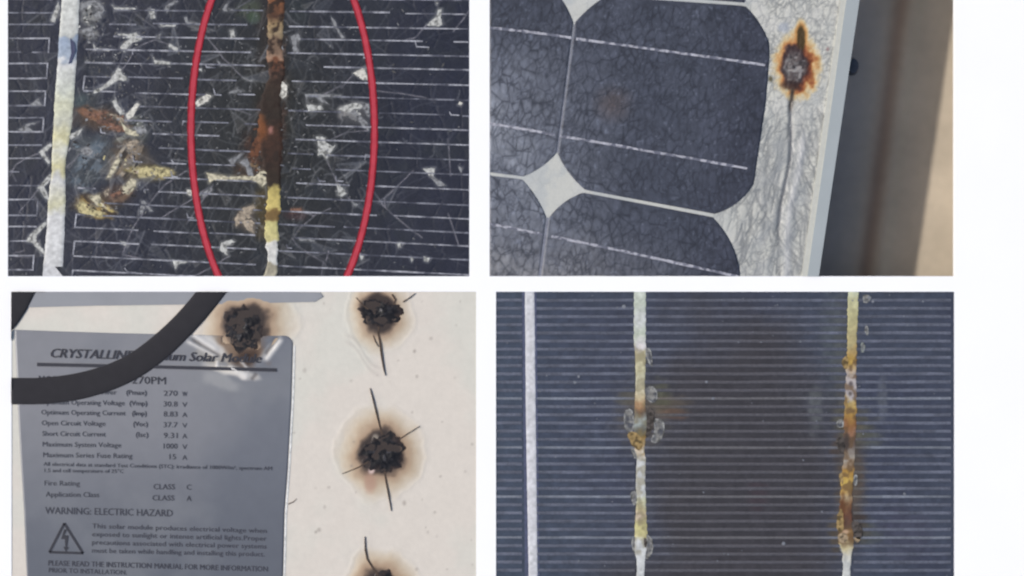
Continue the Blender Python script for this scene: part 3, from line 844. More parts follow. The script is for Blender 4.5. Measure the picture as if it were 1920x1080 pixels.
    MB(T).prism([(1075.4, 46), (1078.2, 46), (1046.4, 286), (1043.6, 286)], -.4, .72).build('gap_strip', gap, r)
    MB(T).prism([(1024.4, 408), (1029.6, 408), (1014.4, 518), (1009.8, 518)], -.4, .72).build('gap_strip', gap, r)
    # frame: lip, face and outer side
    lipc = mat('frame_bead', (196, 196, 186), rough=.5, var=.05)
    face = mat('frame_metal', (166, 173, 174), rough=.45, var=.04, scale=12, metal=.0, spec=.5, bump=.2, bscale=30)
    y0, y1 = RB[1], RB[3]
    def quad(a, b, z0, z1, name, m_, par):
        pts = [(a(y0), y0), (b(y0), y0)] + [(b(y), y) for y in (100, 300)] + [(b(y1), y1), (a(y1), y1)] + [(a(y), y) for y in (300, 100)]
        return MB(T).prism(pts, z0, z1, False).build(name, m_, par)
    fr = quad(lambda y: inner(y) + 9, outer, -46, 5.0, 'frame', face, r)
    quad(lambda y: inner(y) - 1, lambda y: inner(y) + 9.2, -10, 3.4, 'bead', lipc, fr)
    # bolt on the side of the frame
    mb = MB(T)
    cx, cy = outer(122) + 9, 122
    mb.prism([(cx + 13 * math.cos(a), cy + 17 * math.sin(a)) for a in [i * math.pi / 8 for i in range(16)]], -30, -12, taper=.2)
    mb.prism([(outer(118) - 2, 116), (cx, 116), (cx, 128), (outer(128) - 2, 128)], -28, -20)
    mb.build('bolt', mat('bolt_dark', (70, 72, 78), rough=.5), fr)
sampleB()

# ================================================================ C: back of a module with burn holes and its rating label
def char(T, r, cx, cy, rx, ry, seed, name='burn_hole'):
    rs = np.linspace(0, 1, 26)[:, None]; th = np.linspace(0, 2 * math.pi, 90)[None, :]
    rag = 1 + .12 * np.sin(2 * th + seed * 1.7) + .09 * np.sin(3 * th + seed) + .06 * np.sin(7 * th + seed * 2) + .05 * np.sin(13 * th + seed) + .04 * np.sin(23 * th)
    X = cx + rx * rs * rag * np.cos(th); Y = cy + ry * rs * rag * np.sin(th)
    Y = np.clip(Y, T.r[1], T.r[3])
    X[:, -1] = X[:, 0]; Y[:, -1] = Y[:, 0]
    nz = fbm(X, Y, 15, seed, 4); wv = worley(X, Y, 15, 13, seed)
    Z = 2.3 + (1 - rs ** 2) * (5.2 * (nz - .45) + .3 * np.minimum(wv, .6)); Z = np.maximum(Z, 1.7 + .6 * (1 - rs)); Z[-1] = 1.4
    C = np.zeros(X.shape + (3,)) + np.array([22, 21, 24.])
    C = mixc(C, (58, 47, 43), sm(.74, 1.0, rs + 0 * th + (nz - .5) * .8) * .95)
    C = mixc(C, (120, 118, 122), sm(.62, .72, vnoise(X, Y, 7, seed + 3)) * .5 * (1 - rs))
    return mesh_grid(T, X, Y, Z, C, name, mat('char', attr=True, rough=.42, var=.35, scale=200, spec=.3, bump=.3, bscale=150), r)

def text(T, s, x0, x1, y, h, m, parent, slope=0.022, shear=0.0, bold=0.0, z=2.3, name='lettering', bow=0.0):
    cu = bpy.data.curves.new(name, 'FONT'); cu.body = s; cu.size = 1; cu.offset = 0; cu.resolution_u = 2
    ob = bpy.data.objects.new('tmp', cu); COL.objects.link(ob)
    bpy.context.view_layer.update()
    dg = bpy.context.evaluated_depsgraph_get()
    me = bpy.data.meshes.new_from_object(ob.evaluated_get(dg))
    bpy.data.objects.remove(ob); bpy.data.curves.remove(cu)
    n = len(me.vertices); co = np.empty(n * 3); me.vertices.foreach_get('co', co); co = co.reshape(-1, 3)
    mn, mx = co[:, 0].min(), co[:, 0].max()
    cap = 0.70
    px = x0 + (co[:, 0] - mn) / (mx - mn) * (x1 - x0)
    py = y - co[:, 1] / cap * h
    px = px + (y - py) * shear
    py = py + slope * (px - x0)
    out = np.stack([(px - T.o[0]) * U, (T.o[1] - py) * U, np.full(n, z * U)], -1)
    if bold:      # heavier strokes: the same print struck twice, a hair apart
        nf = [tuple(p_.vertices) for p_ in me.polygons]
        o2 = out.copy(); o2[:, 0] += bold * 70 * U; o2[:, 2] += .06 * U
        allv = np.concatenate([out, o2]).tolist()
        bpy.data.meshes.remove(me); me = bpy.data.meshes.new(name)
        me.from_pydata(allv, [], nf + [tuple(i_ + n for i_ in f_) for f_ in nf])
    else:
        me.vertices.foreach_set('co', out.ravel()); me.update()
    me.name = name; me.materials.clear(); me.materials.append(m)
    o = bpy.data.objects.new(name, me); COL.objects.link(o); o.parent = parent
    return o

def sampleC():
    T = Tile(*RC)
    r = T.root('backsheet_sample', 'cream solar panel backsheet sample with grey rating label and four burnt holes', 'solar sample', 'solar panel damage samples')
    slab(T, RC, -12, -1.6, 'back_plate', mat('back_edge', (190, 186, 176)), r)
    X, Y = lattice(*RC, 2.3)
    C = np.zeros(X.shape + (3,)) + np.array([218, 210, 198.])
    C = mixc(C, (212, 210, 198), sm(.4, .65, fbm(X, Y, 130, 3)) * .8)
    C = C * (.985 + .03 * fbm(X, Y, 20, 7))[..., None]
    Z = -.2 + .5 * fbm(X, Y, 90, 12)
    H = [(462, 614, 96, 80, .9, 1), (711, 590, 66, 74, .8, 2), (717, 852, 82, 92, .95, 3), (714, 1116, 80, 92, 1.0, 4)]
    for cx, cy, rx, ry, s_, sd in H:
        ns = (fbm(X, Y, 38, 40 + sd, 4) - .5) * .40
        d = np.hypot((X - cx) / rx, (Y - cy) / ry) + ns
        C = mixc(C, (208, 196, 172), (1 - sm(.72, 1.10, d)) * .7 * s_)
        C = mixc(C, (188, 164, 136), (1 - sm(.46, 1.06, d)) * .95 * s_)
        C = mixc(C, (150, 122, 98), (1 - sm(.42, .80, d)) * .7 * s_)
        C = mixc(C, (50, 41, 38), (1 - sm(.40, .58, d)) * .95)
        Z = Z + 2.2 * (1 - sm(.4, 1.05, d)) + .45 * np.exp(-((d - 1.0) / .045) ** 2)
    # folds of the lifted sheet below the upper right burn
    for k, (off, am) in enumerate(((0, 1.0), (13, .7))):
        dl = np.abs((Y - (645 + off)) - (X - 665) * 1.05 - 6 * np.sin(X / 9)) / 1.4
        s_ = np.exp(-(dl / 3.2) ** 2) * sm(640, 655, X) * (1 - sm(700, 716, X))
        Z = Z + .7 * am * s_; C = mixc(C, (184, 176, 166), s_ * .35)
    # pinkish wet scar under the centre burn
    C = blob(C, X, Y, 694, 905, 14, 26, (176, 140, 120), .7, seed=5, rot=-12)
    C = blob(C, X, Y, 697, 882, 7, 8, (222, 196, 186), .9, seed=6)
    C = blob(C, X, Y, 704, 822, 8, 9, (196, 186, 168), .6, seed=8)
    # dirt flecks
    rs = random.Random(5)
    for k in range(44):
        cx, cy = rs.uniform(540, 890), rs.uniform(550, 1080); rr = rs.uniform(.8, 3.4) if k % 4 else rs.uniform(2.5, 4.5)
        dd = np.hypot((X - cx) / rr, (Y - cy) / (rr * rs.uniform(.7, 1.4)))
        C = mixc(C, (140, 130, 120), (1 - sm(.4, 1.3, dd)) * rs.uniform(.15, .55))
    mesh_grid(T, X, Y, Z, C, 'backsheet', mat('backsheet_cream', attr=True, rough=.55, var=.025, scale=90, spec=.35, bump=.25, bscale=140), r)
    for a in ((457, 618, 41, 43, 3), (712, 586, 37, 29, 8), (719, 850, 39, 40, 5), (716, 1118, 44, 42, 6)): char(T, r, *a)
    MB(T)
    # splits in the sheet
    ck = mat('split_dark', (74, 60, 50), rough=.8, var=.3)
    for pts, wd in (([(710, 612), (709, 625), (713, 640), (716, 665), (719, 690), (722, 704)], [5, 6, 6.5, 6, 4, 1]),
                    ([(700, 628), (704, 640), (709, 650)], [2, 3, 1]),
                    ([(694, 728), (699, 748), (706, 775), (713, 800), (717, 815)], [1.5, 4, 4.5, 5, 6]),
                    ([(722, 884), (724, 905), (729, 930), (734, 958)], [6, 4.5, 4, 1]),
                    ([(690, 866), (672, 876), (641, 888)], [5, 3, 1]), ([(748, 824), (766, 812), (787, 799)], [3.5, 2, 1]),
                    ([(684, 1006), (685, 1030), (689, 1048), (700, 1066), (712, 1084)], [1.2, 4.5, 5, 6, 7]),
                    ([(668, 558), (680, 572), (690, 580)], [1.5, 3, 4]), ([(756, 566), (768, 558), (778, 550)], [3, 2, 1]),
                    ([(735, 552), (742, 562), (738, 572)], [5, 5, 4]), ([(690, 1082), (676, 1096), (660, 1104)], [5, 3, 1]),
                    ([(540, 945), (550, 941), (556, 935)], [3, 2.5, 1])):
        mx = np.mean([q[0] for q in pts])
        MB(T).ribbon([(p_[0] + random.uniform(-.6, .6), p_[1]) for p_ in pts], [w__ * .62 for w__ in wd], 0, 1.0 if mx < 600 else 2.7).build('split', ck, r)
    # upper grey strip: the frame lip, modelled as a thin flat strip
    mb = MB(T)
    mb.prism([(22, 547), (520, 547), (600, 548), (606, 556), (590, 566), (420, 570), (180, 573), (22, 577)], 0, 1.6)
    mb.build('frame_lip', mat('frame_lip_grey', (146, 148, 152), rough=.5, var=.07, scale=14), r)

    # rating label, bowed and puckered where the burn has lifted it
    nu, nv = 250, 250
    u = np.linspace(0, 1, nu)[None, :] + np.zeros((nv, 1)); v = np.linspace(0, 1, nv)[:, None] + np.zeros((1, nu))
    YT = 618 + 10 * u + 3 * np.sin(u * 3.1); YT = YT + np.where(u > .965, 18 * (1 - np.sqrt(np.clip(1 - ((u - .965) / .035) ** 2, 0, 1))), 0)
    Y = YT + (1150 - YT) * v
    xl = np.interp(Y, [618, 700, 760, 850, 960, 1080, 1150], [27, 31, 33, 38, 45, 50, 53])
    xr = np.interp(Y, [618, 645, 750, 880, 960, 1080, 1150], [549, 550, 547, 540, 534, 531, 529])
    X = xl + (xr - xl) * u
    C = np.zeros(X.shape + (3,)) + np.array([136, 137, 141.])
    C = mixc(C, (112, 116, 124), sm(.36, .62, fbm(X + Y * .3, Y * .6, 260, 3)) * .8)
    C = mixc(C, (100, 104, 112), sm(740, 1060, Y) * .85)  # fall-off of the foil's sheen painted in, darker towards the bottom
    C = mixc(C, (138, 140, 142), sm(.5, .75, fbm(X, Y, 120, 9)) * .4)
    C = blob(C, X, Y, 415, 655, 46, 40, (176, 170, 158), .9, seed=3)
    C = blob(C, X, Y, 456, 640, 60, 56, (120, 96, 76), .85, seed=4)
    C = blob(C, X, Y, 462, 672, 26, 22, (70, 54, 44), .9, seed=5)
    Z = 1.5 + .5 * fbm(X, Y, 150, 2) + 2.5 * (1 - sm(.25, .9, np.hypot((X - 457) / 90, (Y - 616) / 78)))
    C = blob(C, X, Y, 436, 697, 54, 10, (220, 214, 204), .95, seed=13, rot=14)  # white sheen on the puckered foil, painted as pale patches from here
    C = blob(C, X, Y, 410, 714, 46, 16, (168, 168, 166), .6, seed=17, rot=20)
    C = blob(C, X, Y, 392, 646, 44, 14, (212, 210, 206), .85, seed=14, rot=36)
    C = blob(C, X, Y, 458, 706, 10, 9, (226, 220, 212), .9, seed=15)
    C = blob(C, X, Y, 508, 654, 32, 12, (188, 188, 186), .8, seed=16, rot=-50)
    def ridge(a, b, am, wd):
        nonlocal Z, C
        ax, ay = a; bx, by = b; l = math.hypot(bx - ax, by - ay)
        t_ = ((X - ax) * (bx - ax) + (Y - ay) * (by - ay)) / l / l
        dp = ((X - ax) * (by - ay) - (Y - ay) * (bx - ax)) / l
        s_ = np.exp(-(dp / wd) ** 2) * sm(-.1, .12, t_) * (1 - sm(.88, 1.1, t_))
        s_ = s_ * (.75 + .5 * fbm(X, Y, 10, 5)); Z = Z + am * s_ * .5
        if am > 0: C = mixc(C, (222, 219, 214), np.clip(s_, 0, 1) * .8)  # highlight on raised folds painted into the colour
        else: C = mixc(C, (92, 88, 86), np.clip(s_, 0, 1) * .6)  # shade in sunken folds painted darker
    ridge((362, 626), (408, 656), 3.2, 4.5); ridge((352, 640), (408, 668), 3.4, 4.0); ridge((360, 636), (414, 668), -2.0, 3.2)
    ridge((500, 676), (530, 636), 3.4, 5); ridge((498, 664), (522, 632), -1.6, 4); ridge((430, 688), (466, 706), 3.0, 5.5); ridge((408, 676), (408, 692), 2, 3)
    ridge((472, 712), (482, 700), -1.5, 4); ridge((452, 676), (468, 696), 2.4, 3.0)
    Z[:, 0] = 0; Z[:, -1] = 0; Z[0] = 0
    hole = np.hypot((X - 457) / 44, (Y - 612) / 46)
    fq = (hole[:-1, :-1] + hole[1:, 1:]) / 2 > (1 + .12 * np.sin(8 * np.arctan2(Y - 612, X - 457)))[:-1, :-1]
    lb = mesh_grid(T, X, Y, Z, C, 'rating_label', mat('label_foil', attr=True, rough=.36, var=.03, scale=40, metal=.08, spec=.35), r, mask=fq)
    mb = MB(T)     # cut edge of the label, its bright shine painted as a pale strip
    ys_ = list(range(648, 1150, 20))
    ed = [(float(np.interp(y, [645, 750, 880, 960, 1080, 1150], [550, 547, 540, 534, 531, 529])) + 2.2, y) for y in ys_]
    mb.ribbon(ed, 3.0, 0, .9).build('label_edge', mat('label_edge_shine', (226, 226, 222), rough=.5), lb)

    ink = mat('label_ink', (46, 47, 56), rough=.6, var=.1)
    ink2 = mat('label_ink_small', (58, 60, 70), rough=.6, var=.1)
    tx = lambda s, x0, x1, y, h, m_=ink, **k: text(T, s, x0, x1, y, h, m_, lb, **k)
    tx('CRYSTALLINE Premium Solar Module', 93, 488, 670, 17, shear=.3, bold=.024, slope=.026, z=2.8)
    MB(T).prism([(70, 680), (300, 685), (519, 690.5), (519, 697), (300, 691), (70, 686.5)], 1.0, 2.9).build('rule', ink, lb)
    tx('MODEL', 73, 128, 717, 13, bold=.010)
    tx('-270PM', 240, 311, 719, 14, bold=.010)
    rows = [(740, 'Rated Maximum Power', 143, '(Pmax)', (237, 275), '270', 'W'), (760, 'Optimum Operating Voltage', 157, '(Vmp)', (243, 276), '30.8', 'V'),
            (779, 'Optimum Operating Current', 158, '(Imp)', (248, 275), '8.83', 'A'), (799, 'Open Circuit Voltage', 119, '(Voc)', (250, 277), '37.7', 'V'),
            (819, 'Short Circuit Current', 119, '(Isc)', (255, 278), '9.31', 'A'), (839, 'Maximum System Voltage', 147, None, None, '1000', 'V'),
            (859, 'Maximum Series Fuse Rating', 167, None, None, '15', 'A')]
    for y, a, wd, b, bx, c, d in rows:
        x0 = 76 + (y - 740) * .045
        tx(a, x0, x0 + wd, y - 2, 9.2, ink2, bold=.007, slope=.012)
        if b: tx(b, bx[0], bx[1], y, 9, ink2, bold=.012, slope=.012)
        tx(c, 307 if len(c) > 2 else 318, 333 if len(c) > 2 else 330, y + 2, 10, ink2, bold=.008, slope=.01)
        tx(d, 342, 351, y + 3, 9, ink2, bold=.007, slope=0)
    tx('All electrical data at standard Test Conditions (STC): irradiance of 1000W/m\u00b2, spectrum AM', 82, 510, 873, 7, ink2, bold=.007, slope=.02)
    tx('1.5 and cell temperature of 25\u00b0C', 84, 232, 885, 7, ink2, bold=.007, slope=.012)
    tx('Fire Rating', 84, 150, 910, 9.5, ink2, bold=.007, slope=.01); tx('CLASS', 288, 328, 917, 10, ink2, bold=.01, slope=.01); tx('C', 350, 359, 918, 10, ink2, bold=.01)
    tx('Application Class', 86, 186, 931, 9.5, ink2, bold=.007, slope=.01); tx('CLASS', 286, 327, 938, 10, ink2, bold=.01, slope=.01); tx('A', 350, 359, 939, 10, ink2, bold=.01)
    tx('WARNING: ELECTRIC HAZARD', 85, 324, 963, 13, ink2, bold=.012, slope=.022)
    para = ['This solar module produces electrical voltage when', 'exposed to sunlight or intense artificial lights.Proper',
            'precautions associated with electrical power systems', 'must be taken while handling and installing this product.']
    for i, s_ in enumerate(para): tx(s_, 173, 500 - (i == 3) * 4, 990 + i * 15.3, 9, ink2, bold=.007, slope=.028 - i * .002)
    tx('PLEASE READ THE INSTRUCTION MANUAL FOR MORE INFORMATION', 91, 502, 1060, 10, ink2, bold=.012, slope=.028)
    tx('PRIOR TO INSTALLATION.', 92, 238, 1073, 9, ink2, bold=.006, slope=.03)
    # hazard triangle: outline and bolt
    A_, B_, C_ = (121, 981), (93, 1035), (156, 1037)
    mb = MB(T)
    for a, b in ((A_, B_), (B_, C_), (C_, A_)): mb.ribbon([a, b], 4.6, 1.4, 2.6)
    mb.build('hazard_triangle', ink, lb)
    MB(T).prism([(121, 992), (126, 993), (121, 1003), (129, 1004), (126, 1026), (130, 1026), (124, 1034), (119, 1025), (123, 1025), (122, 1011), (115, 1010)], 1.4, 2.6).build('hazard_bolt', ink, lb)

    # two curved shadows falling over it, modelled as flat dark bands
    cm = mat('shadow_band_dark', (58, 57, 60), rough=.85, var=.05, scale=60, spec=.15, bump=.15, bscale=300)
    def shadow_band(pts, wd, label):
        n = 90
        P_ = np.array(pts, float); s_ = np.concatenate([[0], np.cumsum(np.hypot(*np.diff(P_, axis=0).T))]); t_ = np.linspace(0, s_[-1], n)
        cxs = np.interp(t_, s_, P_[:, 0]); cys = np.interp(t_, s_, P_[:, 1])
        for _ in range(30):
            cxs[1:-1] = (cxs[:-2] + 2 * cxs[1:-1] + cxs[2:]) / 4; cys[1:-1] = (cys[:-2] + 2 * cys[1:-1] + cys[2:]) / 4
        tx_, ty_ = np.gradient(cxs), np.gradient(cys); l_ = np.hypot(tx_, ty_); nx_, ny_ = -ty_ / l_, tx_ / l_
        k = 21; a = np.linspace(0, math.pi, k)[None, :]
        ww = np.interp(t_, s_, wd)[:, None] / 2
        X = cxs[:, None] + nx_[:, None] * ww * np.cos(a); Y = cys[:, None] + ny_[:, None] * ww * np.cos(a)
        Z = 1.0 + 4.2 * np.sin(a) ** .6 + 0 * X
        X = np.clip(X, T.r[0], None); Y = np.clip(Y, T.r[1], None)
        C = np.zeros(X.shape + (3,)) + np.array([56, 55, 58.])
        o = mesh_grid(T, X[:, ::-1], Y[:, ::-1], Z[:, ::-1], C, 'shadow_band', mat('shadow_band_matt', attr=True, rough=.95, var=.05, scale=60, spec=.08), None)
        o.location = r.location; o['label'] = label; o['category'] = 'shadow_band'
    shadow_band([(0, 733), (22, 733), (80, 734), (150, 725), (205, 709), (255, 686), (305, 648), (342, 612), (378, 572), (402, 540), (410, 528)], [50, 50, 50, 50, 49, 48, 48, 46, 46, 48, 48],
          'long dark shadow curving across the grey rating label beside the burnt hole, modelled as a flat band')
    shadow_band([(62, 500), (46, 534), (30, 566), (12, 594), (-12, 622)], [52, 50, 50, 50, 50], 'short dark shadow in the upper left corner of the cream backsheet, modelled as a flat band')
sampleC()

# ================================================================ D: cell with corroded busbars
def sampleD():
    T = Tile(*RD)
    r = T.root('corroded_cell_sample', 'blue-grey finely ruled solar cell sample with two corroded upright busbars and a white gap line', 'solar sample', 'solar panel damage samples')
    slab(T, RD, -12, -1.6, 'back_plate', mat('plate_edge', (60, 62, 70)), r)
    X, Y = lattice(*RD, 2.3)
    C = np.zeros(X.shape + (3,)) + np.array([63, 69, 83.])
    C = mixc(C, (58, 62, 78), sm(.45, .65, fbm(X, Y, 150, 3)) * .6)
    C = mixc(C, (64, 76, 92), (1 - sm(960, 1180, X)) * .5)
    dist = (fbm(X, Y, 80, 5) - .5) * .5
    C = mixc(C, (57, 55, 58), (1 - sm(.5, 1.2, np.hypot((X - 1385) / 220, (Y - 860) / 340) + dist)) * .9)
    C = mixc(C, (60, 58, 62), sm(1000, 1090, Y + (X - 1200) * .1) * sm(1060, 1180, X) * (1 - sm(1500, 1640, X)) * .8)
    for b in ((1205, 780, 62, 62, (88, 84, 78), .55), (1586, 700, 26, 170, (84, 80, 70), .5), (1202, 690, 20, 60, (84, 86, 84), .5), (1202, 980, 22, 90, (84, 86, 84), .5), (1240, 760, 60, 22, (96, 86, 70), .6), (1180, 745, 26, 20, (88, 84, 70), .6), (1205, 790, 40, 60, (92, 88, 86), .5), (1240, 740, 20, 34, (84, 84, 66), .7),
              (1260, 775, 44, 14, (104, 80, 66), .6), (1562, 640, 26, 120, (82, 88, 88), .55), (1530, 770, 18, 55, (106, 110, 108), .55), (1655, 745, 12, 50, (104, 108, 112), .5),
              (1600, 800, 46, 44, (84, 82, 68), .7), (1595, 900, 30, 130, (88, 74, 58), .7), (1610, 990, 26, 34, (62, 52, 46), .9), (1570, 1000, 22, 40, (92, 78, 56), .6),
              (1630, 1000, 32, 28, (84, 88, 80), .5), (1625, 820, 34, 24, (92, 94, 80), .5), (1420, 930, 22, 34, (70, 54, 60), .4), (1567, 845, 14, 30, (74, 64, 58), .8),
              (1700, 1000, 60, 60, (72, 70, 86), .4)):
        C = blob(C, X, Y, *b[:4], b[4], b[5], seed=int(b[0] + b[1]), ns=16)
    C = C * (.86 + .28 * fbm(X, Y * .8, 10, 61))[..., None]
    Z = -.6 + .3 * fbm(X, Y, 50, 4)
    mesh_grid(T, X, Y, Z, C, 'cell', mat('cell_blue', attr=True, rough=.5, var=.10, scale=240, spec=.3, bump=.3, bscale=200), r)
    def maskbrown(X, Y):
        dist = (fbm(X, Y, 80, 5) - .5) * .5
        a = (1 - sm(.5, 1.2, np.hypot((X - 1385) / 220, (Y - 860) / 340) + dist)) * .9
        b = sm(1000, 1090, Y + (X - 1200) * .1) * sm(1060, 1180, X) * (1 - sm(1500, 1640, X)) * .85
        return np.maximum(a, b)
    fm = mat('fine_finger', attr=True, rough=.55, var=.2, scale=190, spec=.3)
    y = 563.0; i = 0
    while y < 1148:
        for (a, b) in ((930, 979), (1006, 1190), (1206, 1588), (1600, 1783)):
            n_ = max(6, int((b - a) / 7)); px = np.linspace(a, b, n_)[None, :]
            wd = (2.6 if i not in (12, 18, 24, 29) else 2.2) + .5 * (vnoise(px[0], px[0] * 0 + y, 30, 3) - .5)
            yc = y + .8 * (vnoise(px[0], px[0] * 0 + y, 60, 4) - .5)
            vv = np.array([-1.15, -1, 1, 1.15])[:, None]
            PX = np.repeat(px, 4, 0); PY = yc[None, :] + vv * wd[None, :]; PZ = np.where(np.abs(vv) > 1.1, -.5, .35) + 0 * PX
            base = np.array([94, 98, 111.]) if i not in (12, 18, 24, 29) else np.array([116, 121, 131.])
            Cf = np.zeros(PX.shape + (3,)) + base
            Cf = Cf * (.78 + .44 * fbm(PX, PY, 26, 50 + i, 4))[..., None]
            Cf = mixc(Cf, (84, 82, 86) if i not in (12, 18, 24, 29) else (98, 96, 98), maskbrown(PX, PY))
            Cf = mixc(Cf, (96, 84, 66), (1 - sm(.3, 1.2, np.hypot((PX - 1596) / 34, (PY - 900) / 130))) * .6)
            Cf = mixc(Cf, (104, 92, 74), (1 - sm(.3, 1.2, np.hypot((PX - 1225) / 60, (PY - 762) / 30))) * .6)
            mesh_grid(T, PX, PY[::-1], PZ, Cf, 'grid_line', fm, r, smooth=False)
        y += 15.35; i += 1
    bm_ = mat('solder_ribbon_pale', attr=True, rough=.7, var=.07, scale=200, bump=.2, bscale=260, spec=.25)
    MB(T).prism([(979, 547), (1006, 547), (1013, 1150), (985, 1150)], -.4, .3).build('gap_margin', mat('gap_margin_blue', (76, 82, 106)), r)  # bluish margin beneath the white gap line
    strip(T, [(547, 984, 1002), (800, 986, 1005), (1080, 991, 1008), (1150, 992, 1009)], [(547, (204, 204, 206)), (1150, (205, 205, 208))], 'gap_line', mat('gap_white', attr=True, rough=.7, var=.02, scale=60, spec=.2), r, z=.4, rag=.25, seed=2)
    wc = (198, 200, 198); yl = (188, 180, 148)
    strip(T, [(547, 1189, 1211), (640, 1188, 1211), (660, 1191, 1212), (730, 1192, 1209), (760, 1190, 1210), (800, 1188, 1214), (845, 1190, 1208), (860, 1194, 1211), (910, 1192, 1210),
              (940, 1193, 1211), (1000, 1190, 1214), (1030, 1188, 1214), (1048, 1194, 1210), (1080, 1194, 1208), (1150, 1194, 1208)],
          [(547, (196, 202, 190)), (575, (184, 192, 176)), (600, wc), (625, (180, 188, 170)), (650, (204, 200, 200)), (662, yl), (700, (186, 182, 150)), (722, (200, 196, 172)), (745, (188, 172, 138)),
           (765, (150, 116, 84)), (775, (108, 92, 76)), (790, (146, 154, 150)), (805, (104, 102, 92)), (818, (120, 100, 60)), (832, (176, 140, 84)), (848, (196, 186, 170)), (860, wc), (925, wc),
           (936, (196, 198, 170)), (955, (180, 168, 130)), (965, (184, 168, 148)), (985, (186, 180, 128)), (1010, (188, 180, 134)), (1020, wc), (1150, (190, 193, 192))],
          'busbar', bm_, r, rag=.8, seed=12, lump=.1, z=.45, bulge=.12, hf=.5, mott=((120, 112, 84), (640, 1045)), ms=.45)
    strip(T, [(547, 1590, 1610), (600, 1589, 1608), (660, 1588, 1607), (720, 1585, 1606), (800, 1582, 1606), (860, 1582, 1602), (900, 1576, 1600), (960, 1574, 1596), (1000, 1572, 1602),
              (1020, 1573, 1600), (1040, 1580, 1597), (1080, 1580, 1594), (1150, 1580, 1592)],
          [(547, (202, 206, 178)), (560, (188, 186, 148)), (600, (176, 170, 128)), (640, (170, 158, 116)), (660, (168, 142, 92)), (676, (174, 142, 70)), (692, (178, 158, 130)), (706, (172, 164, 160)), (740, (166, 160, 160)),
           (752, (178, 158, 110)), (768, (174, 146, 84)), (782, (166, 130, 70)), (795, (134, 94, 58)), (806, (146, 108, 82)), (820, (92, 76, 68)), (840, (110, 98, 90)), (856, (156, 150, 140)), (868, (150, 132, 112)),
           (884, (162, 124, 62)), (905, (188, 160, 84)), (922, (176, 142, 78)), (936, (168, 150, 120)), (948, (116, 84, 58)), (966, (98, 66, 52)), (985, (84, 66, 56)), (998, (120, 92, 60)), (1012, (158, 128, 86)),
           (1024, (192, 180, 140)), (1040, (200, 196, 180)), (1060, (190, 192, 188)), (1150, (196, 196, 192))],
          'corroded_busbar', bm_, r, rag=1.5, seed=20, lump=.15, z=.45, bulge=.12, hf=.9, mott=((98, 76, 54), (660, 1030)), ms=.7,
          speck=[(1595, 719, 4, 5, (92, 84, 84), .9), (1594, 738, 4, 5, (96, 88, 84), .9), (1586, 830, 8, 20, (64, 56, 52), .9), (1580, 960, 6, 40, (92, 58, 34), .7), (1586, 997, 8, 5, (190, 160, 130), .9)])
    # crusts of corrosion beside the busbars
    G = [('w', (1208, 655, 1216, 650, 1222, 664, 1224, 690, 1218, 684, 1212, 668)), ('w', (1208, 728, 1222, 722, 1233, 735, 1232, 752, 1222, 757, 1211, 748)),
         ('w', (1170, 770, 1184, 764, 1190, 790, 1186, 812, 1176, 812, 1170, 796)), ('w', (1226, 786, 1240, 784, 1247, 798, 1244, 818, 1230, 832, 1218, 828, 1228, 812)),
         ('k', (1213, 762, 1224, 766, 1228, 786, 1222, 812, 1210, 822, 1212, 792)), ('g', (1194, 778, 1206, 774, 1212, 792, 1206, 808, 1198, 806, 1192, 792)),
         ('a', (1174, 812, 1190, 808, 1204, 822, 1206, 838, 1196, 846, 1184, 834)), ('w', (1182, 838, 1192, 846, 1196, 862, 1188, 858)),
         ('w', (1183, 922, 1192, 920, 1195, 934, 1190, 950, 1184, 938)), ('w', (1210, 1000, 1220, 1006, 1226, 1022, 1220, 1042, 1212, 1050, 1206, 1040, 1214, 1020)),
         ('w', (1184, 1012, 1192, 1004, 1196, 1030, 1188, 1040)), ('k', (1207, 1008, 1213, 1010, 1212, 1028, 1208, 1026)),
         ('w', (1568, 792, 1576, 784, 1582, 790, 1580, 802, 1571, 802)), ('k', (1564, 824, 1582, 818, 1586, 846, 1574, 850)), ('k', (1596, 974, 1612, 980, 1620, 1000, 1610, 1014, 1598, 1002)),
         ('a', (1568, 970, 1576, 950, 1582, 968, 1580, 1000, 1570, 996)), ('t', (1572, 1000, 1586, 998, 1592, 1010, 1580, 1020, 1570, 1012)), ('t', (1600, 1008, 1612, 1006, 1614, 1014, 1604, 1018)),
         ('w', (1572, 1026, 1580, 1022, 1582, 1040)), ('a', (1576, 680, 1588, 664, 1592, 684, 1586, 694)), ('w', (1603, 888, 1608, 894, 1606, 912, 1600, 906)), ('a', (1573, 890, 1580, 884, 1582, 908, 1576, 906)),
         ('w', (1616, 555, 1628, 552, 1634, 560, 1622, 570)), ('w', (1625, 606, 1629, 620, 1626, 632, 1622, 618)), ('g', (1618, 640, 1622, 652, 1616, 664, 1614, 650))]
    PC = dict(w=(150, 151, 148), k=(84, 78, 74), g=(134, 140, 136), a=(156, 132, 88), t=(166, 146, 118))
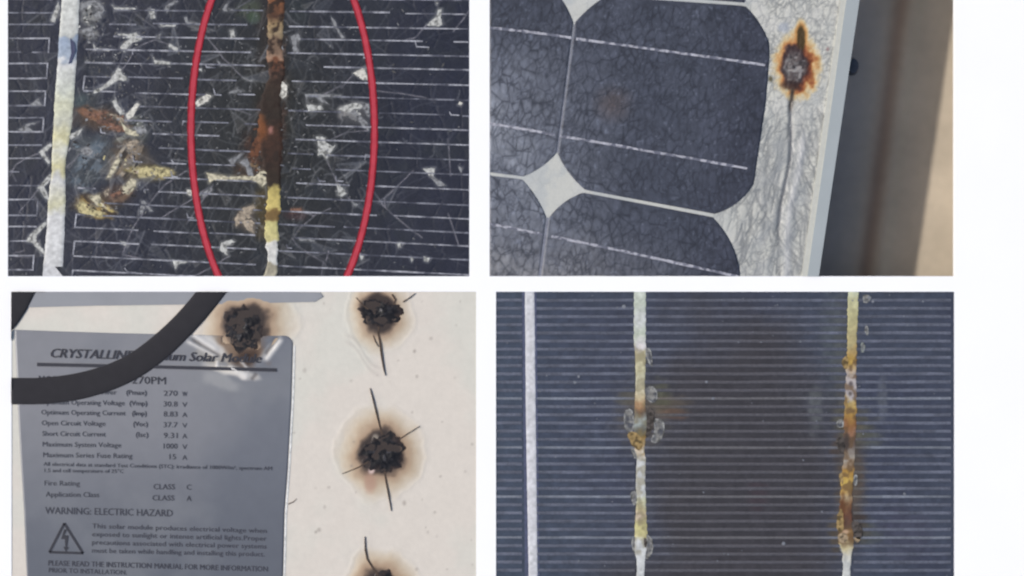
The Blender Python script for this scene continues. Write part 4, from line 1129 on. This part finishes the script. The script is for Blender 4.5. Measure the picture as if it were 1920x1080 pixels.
    for k, c in G:
        pts = [(c[j], c[j + 1]) for j in range(0, len(c), 2)]
        # round the outline a little
        q = []
        for j in range(len(pts)):
            a, b = pts[j], pts[(j + 1) % len(pts)]
            q += [(a[0] * .75 + b[0] * .25, a[1] * .75 + b[1] * .25), (a[0] * .25 + b[0] * .75, a[1] * .25 + b[1] * .75)]
        q = [(x + random.uniform(-.8, .8), y_ + random.uniform(-.8, .8)) for x, y_ in q]
        cx = sum(p_[0] for p_ in q) / len(q); cy = sum(p_[1] for p_ in q) / len(q)
        cmat = mat('crust_' + k, PC[k], rough=.75, var=.35, scale=150, bump=.5, bscale=160, spec=.2,
                   second=tuple(int(v * .62) for v in PC[k]), sec_scale=110, sec_lo=.46, sec_hi=.6)
        if k in 'wg':        # a pale rim round a greyer middle
            mid = mat('crust_middle', (132, 131, 127), rough=.85, var=.4, scale=150, spec=.1, second=(84, 86, 92), sec_scale=90, sec_lo=.4, sec_hi=.6)
            o = MB(T).prism(q, -.3, .42).build('corrosion_crust', mid, r)
            qq = [(cx + (x - cx) * .93, cy + (y_ - cy) * .93) for x, y_ in q]
            mb = MB(T); qq.append(qq[0]); mb.ribbon(qq, [random.uniform(.8, 3.4) for _ in qq], -.2, .55); mb.build('rim', cmat, o)
        else:
            MB(T).prism(jag(q, 3, .8), -.3, .7).build('corrosion_crust', cmat, r)
    # dust specks and faint scratches
    mb = MB(T); rs = random.Random(9)
    sp = [(1469, 1019, 3.6), (1696, 926, 2.6), (1078, 717, 3), (1085, 706, 3), (1170, 575, 4), (1630, 558, 3), (1637, 565, 3), (1325, 716, 2.5), (1337, 747, 3)]
    sp += [(rs.uniform(940, 1780), rs.uniform(550, 1080), rs.uniform(.8, 1.9)) for _ in range(60)]
    for x, y_, s_ in sp: mb.prism([(x + s_ * math.cos(a) * rs.uniform(.7, 1.3), y_ + s_ * math.sin(a)) for a in (0, 1, 2, 3, 4, 5)], 0, 1.0)
    o = mb.build('dust_specks', mat('dust', (122, 126, 134), rough=.8, var=.3), r); o['kind'] = 'stuff'
sampleD()
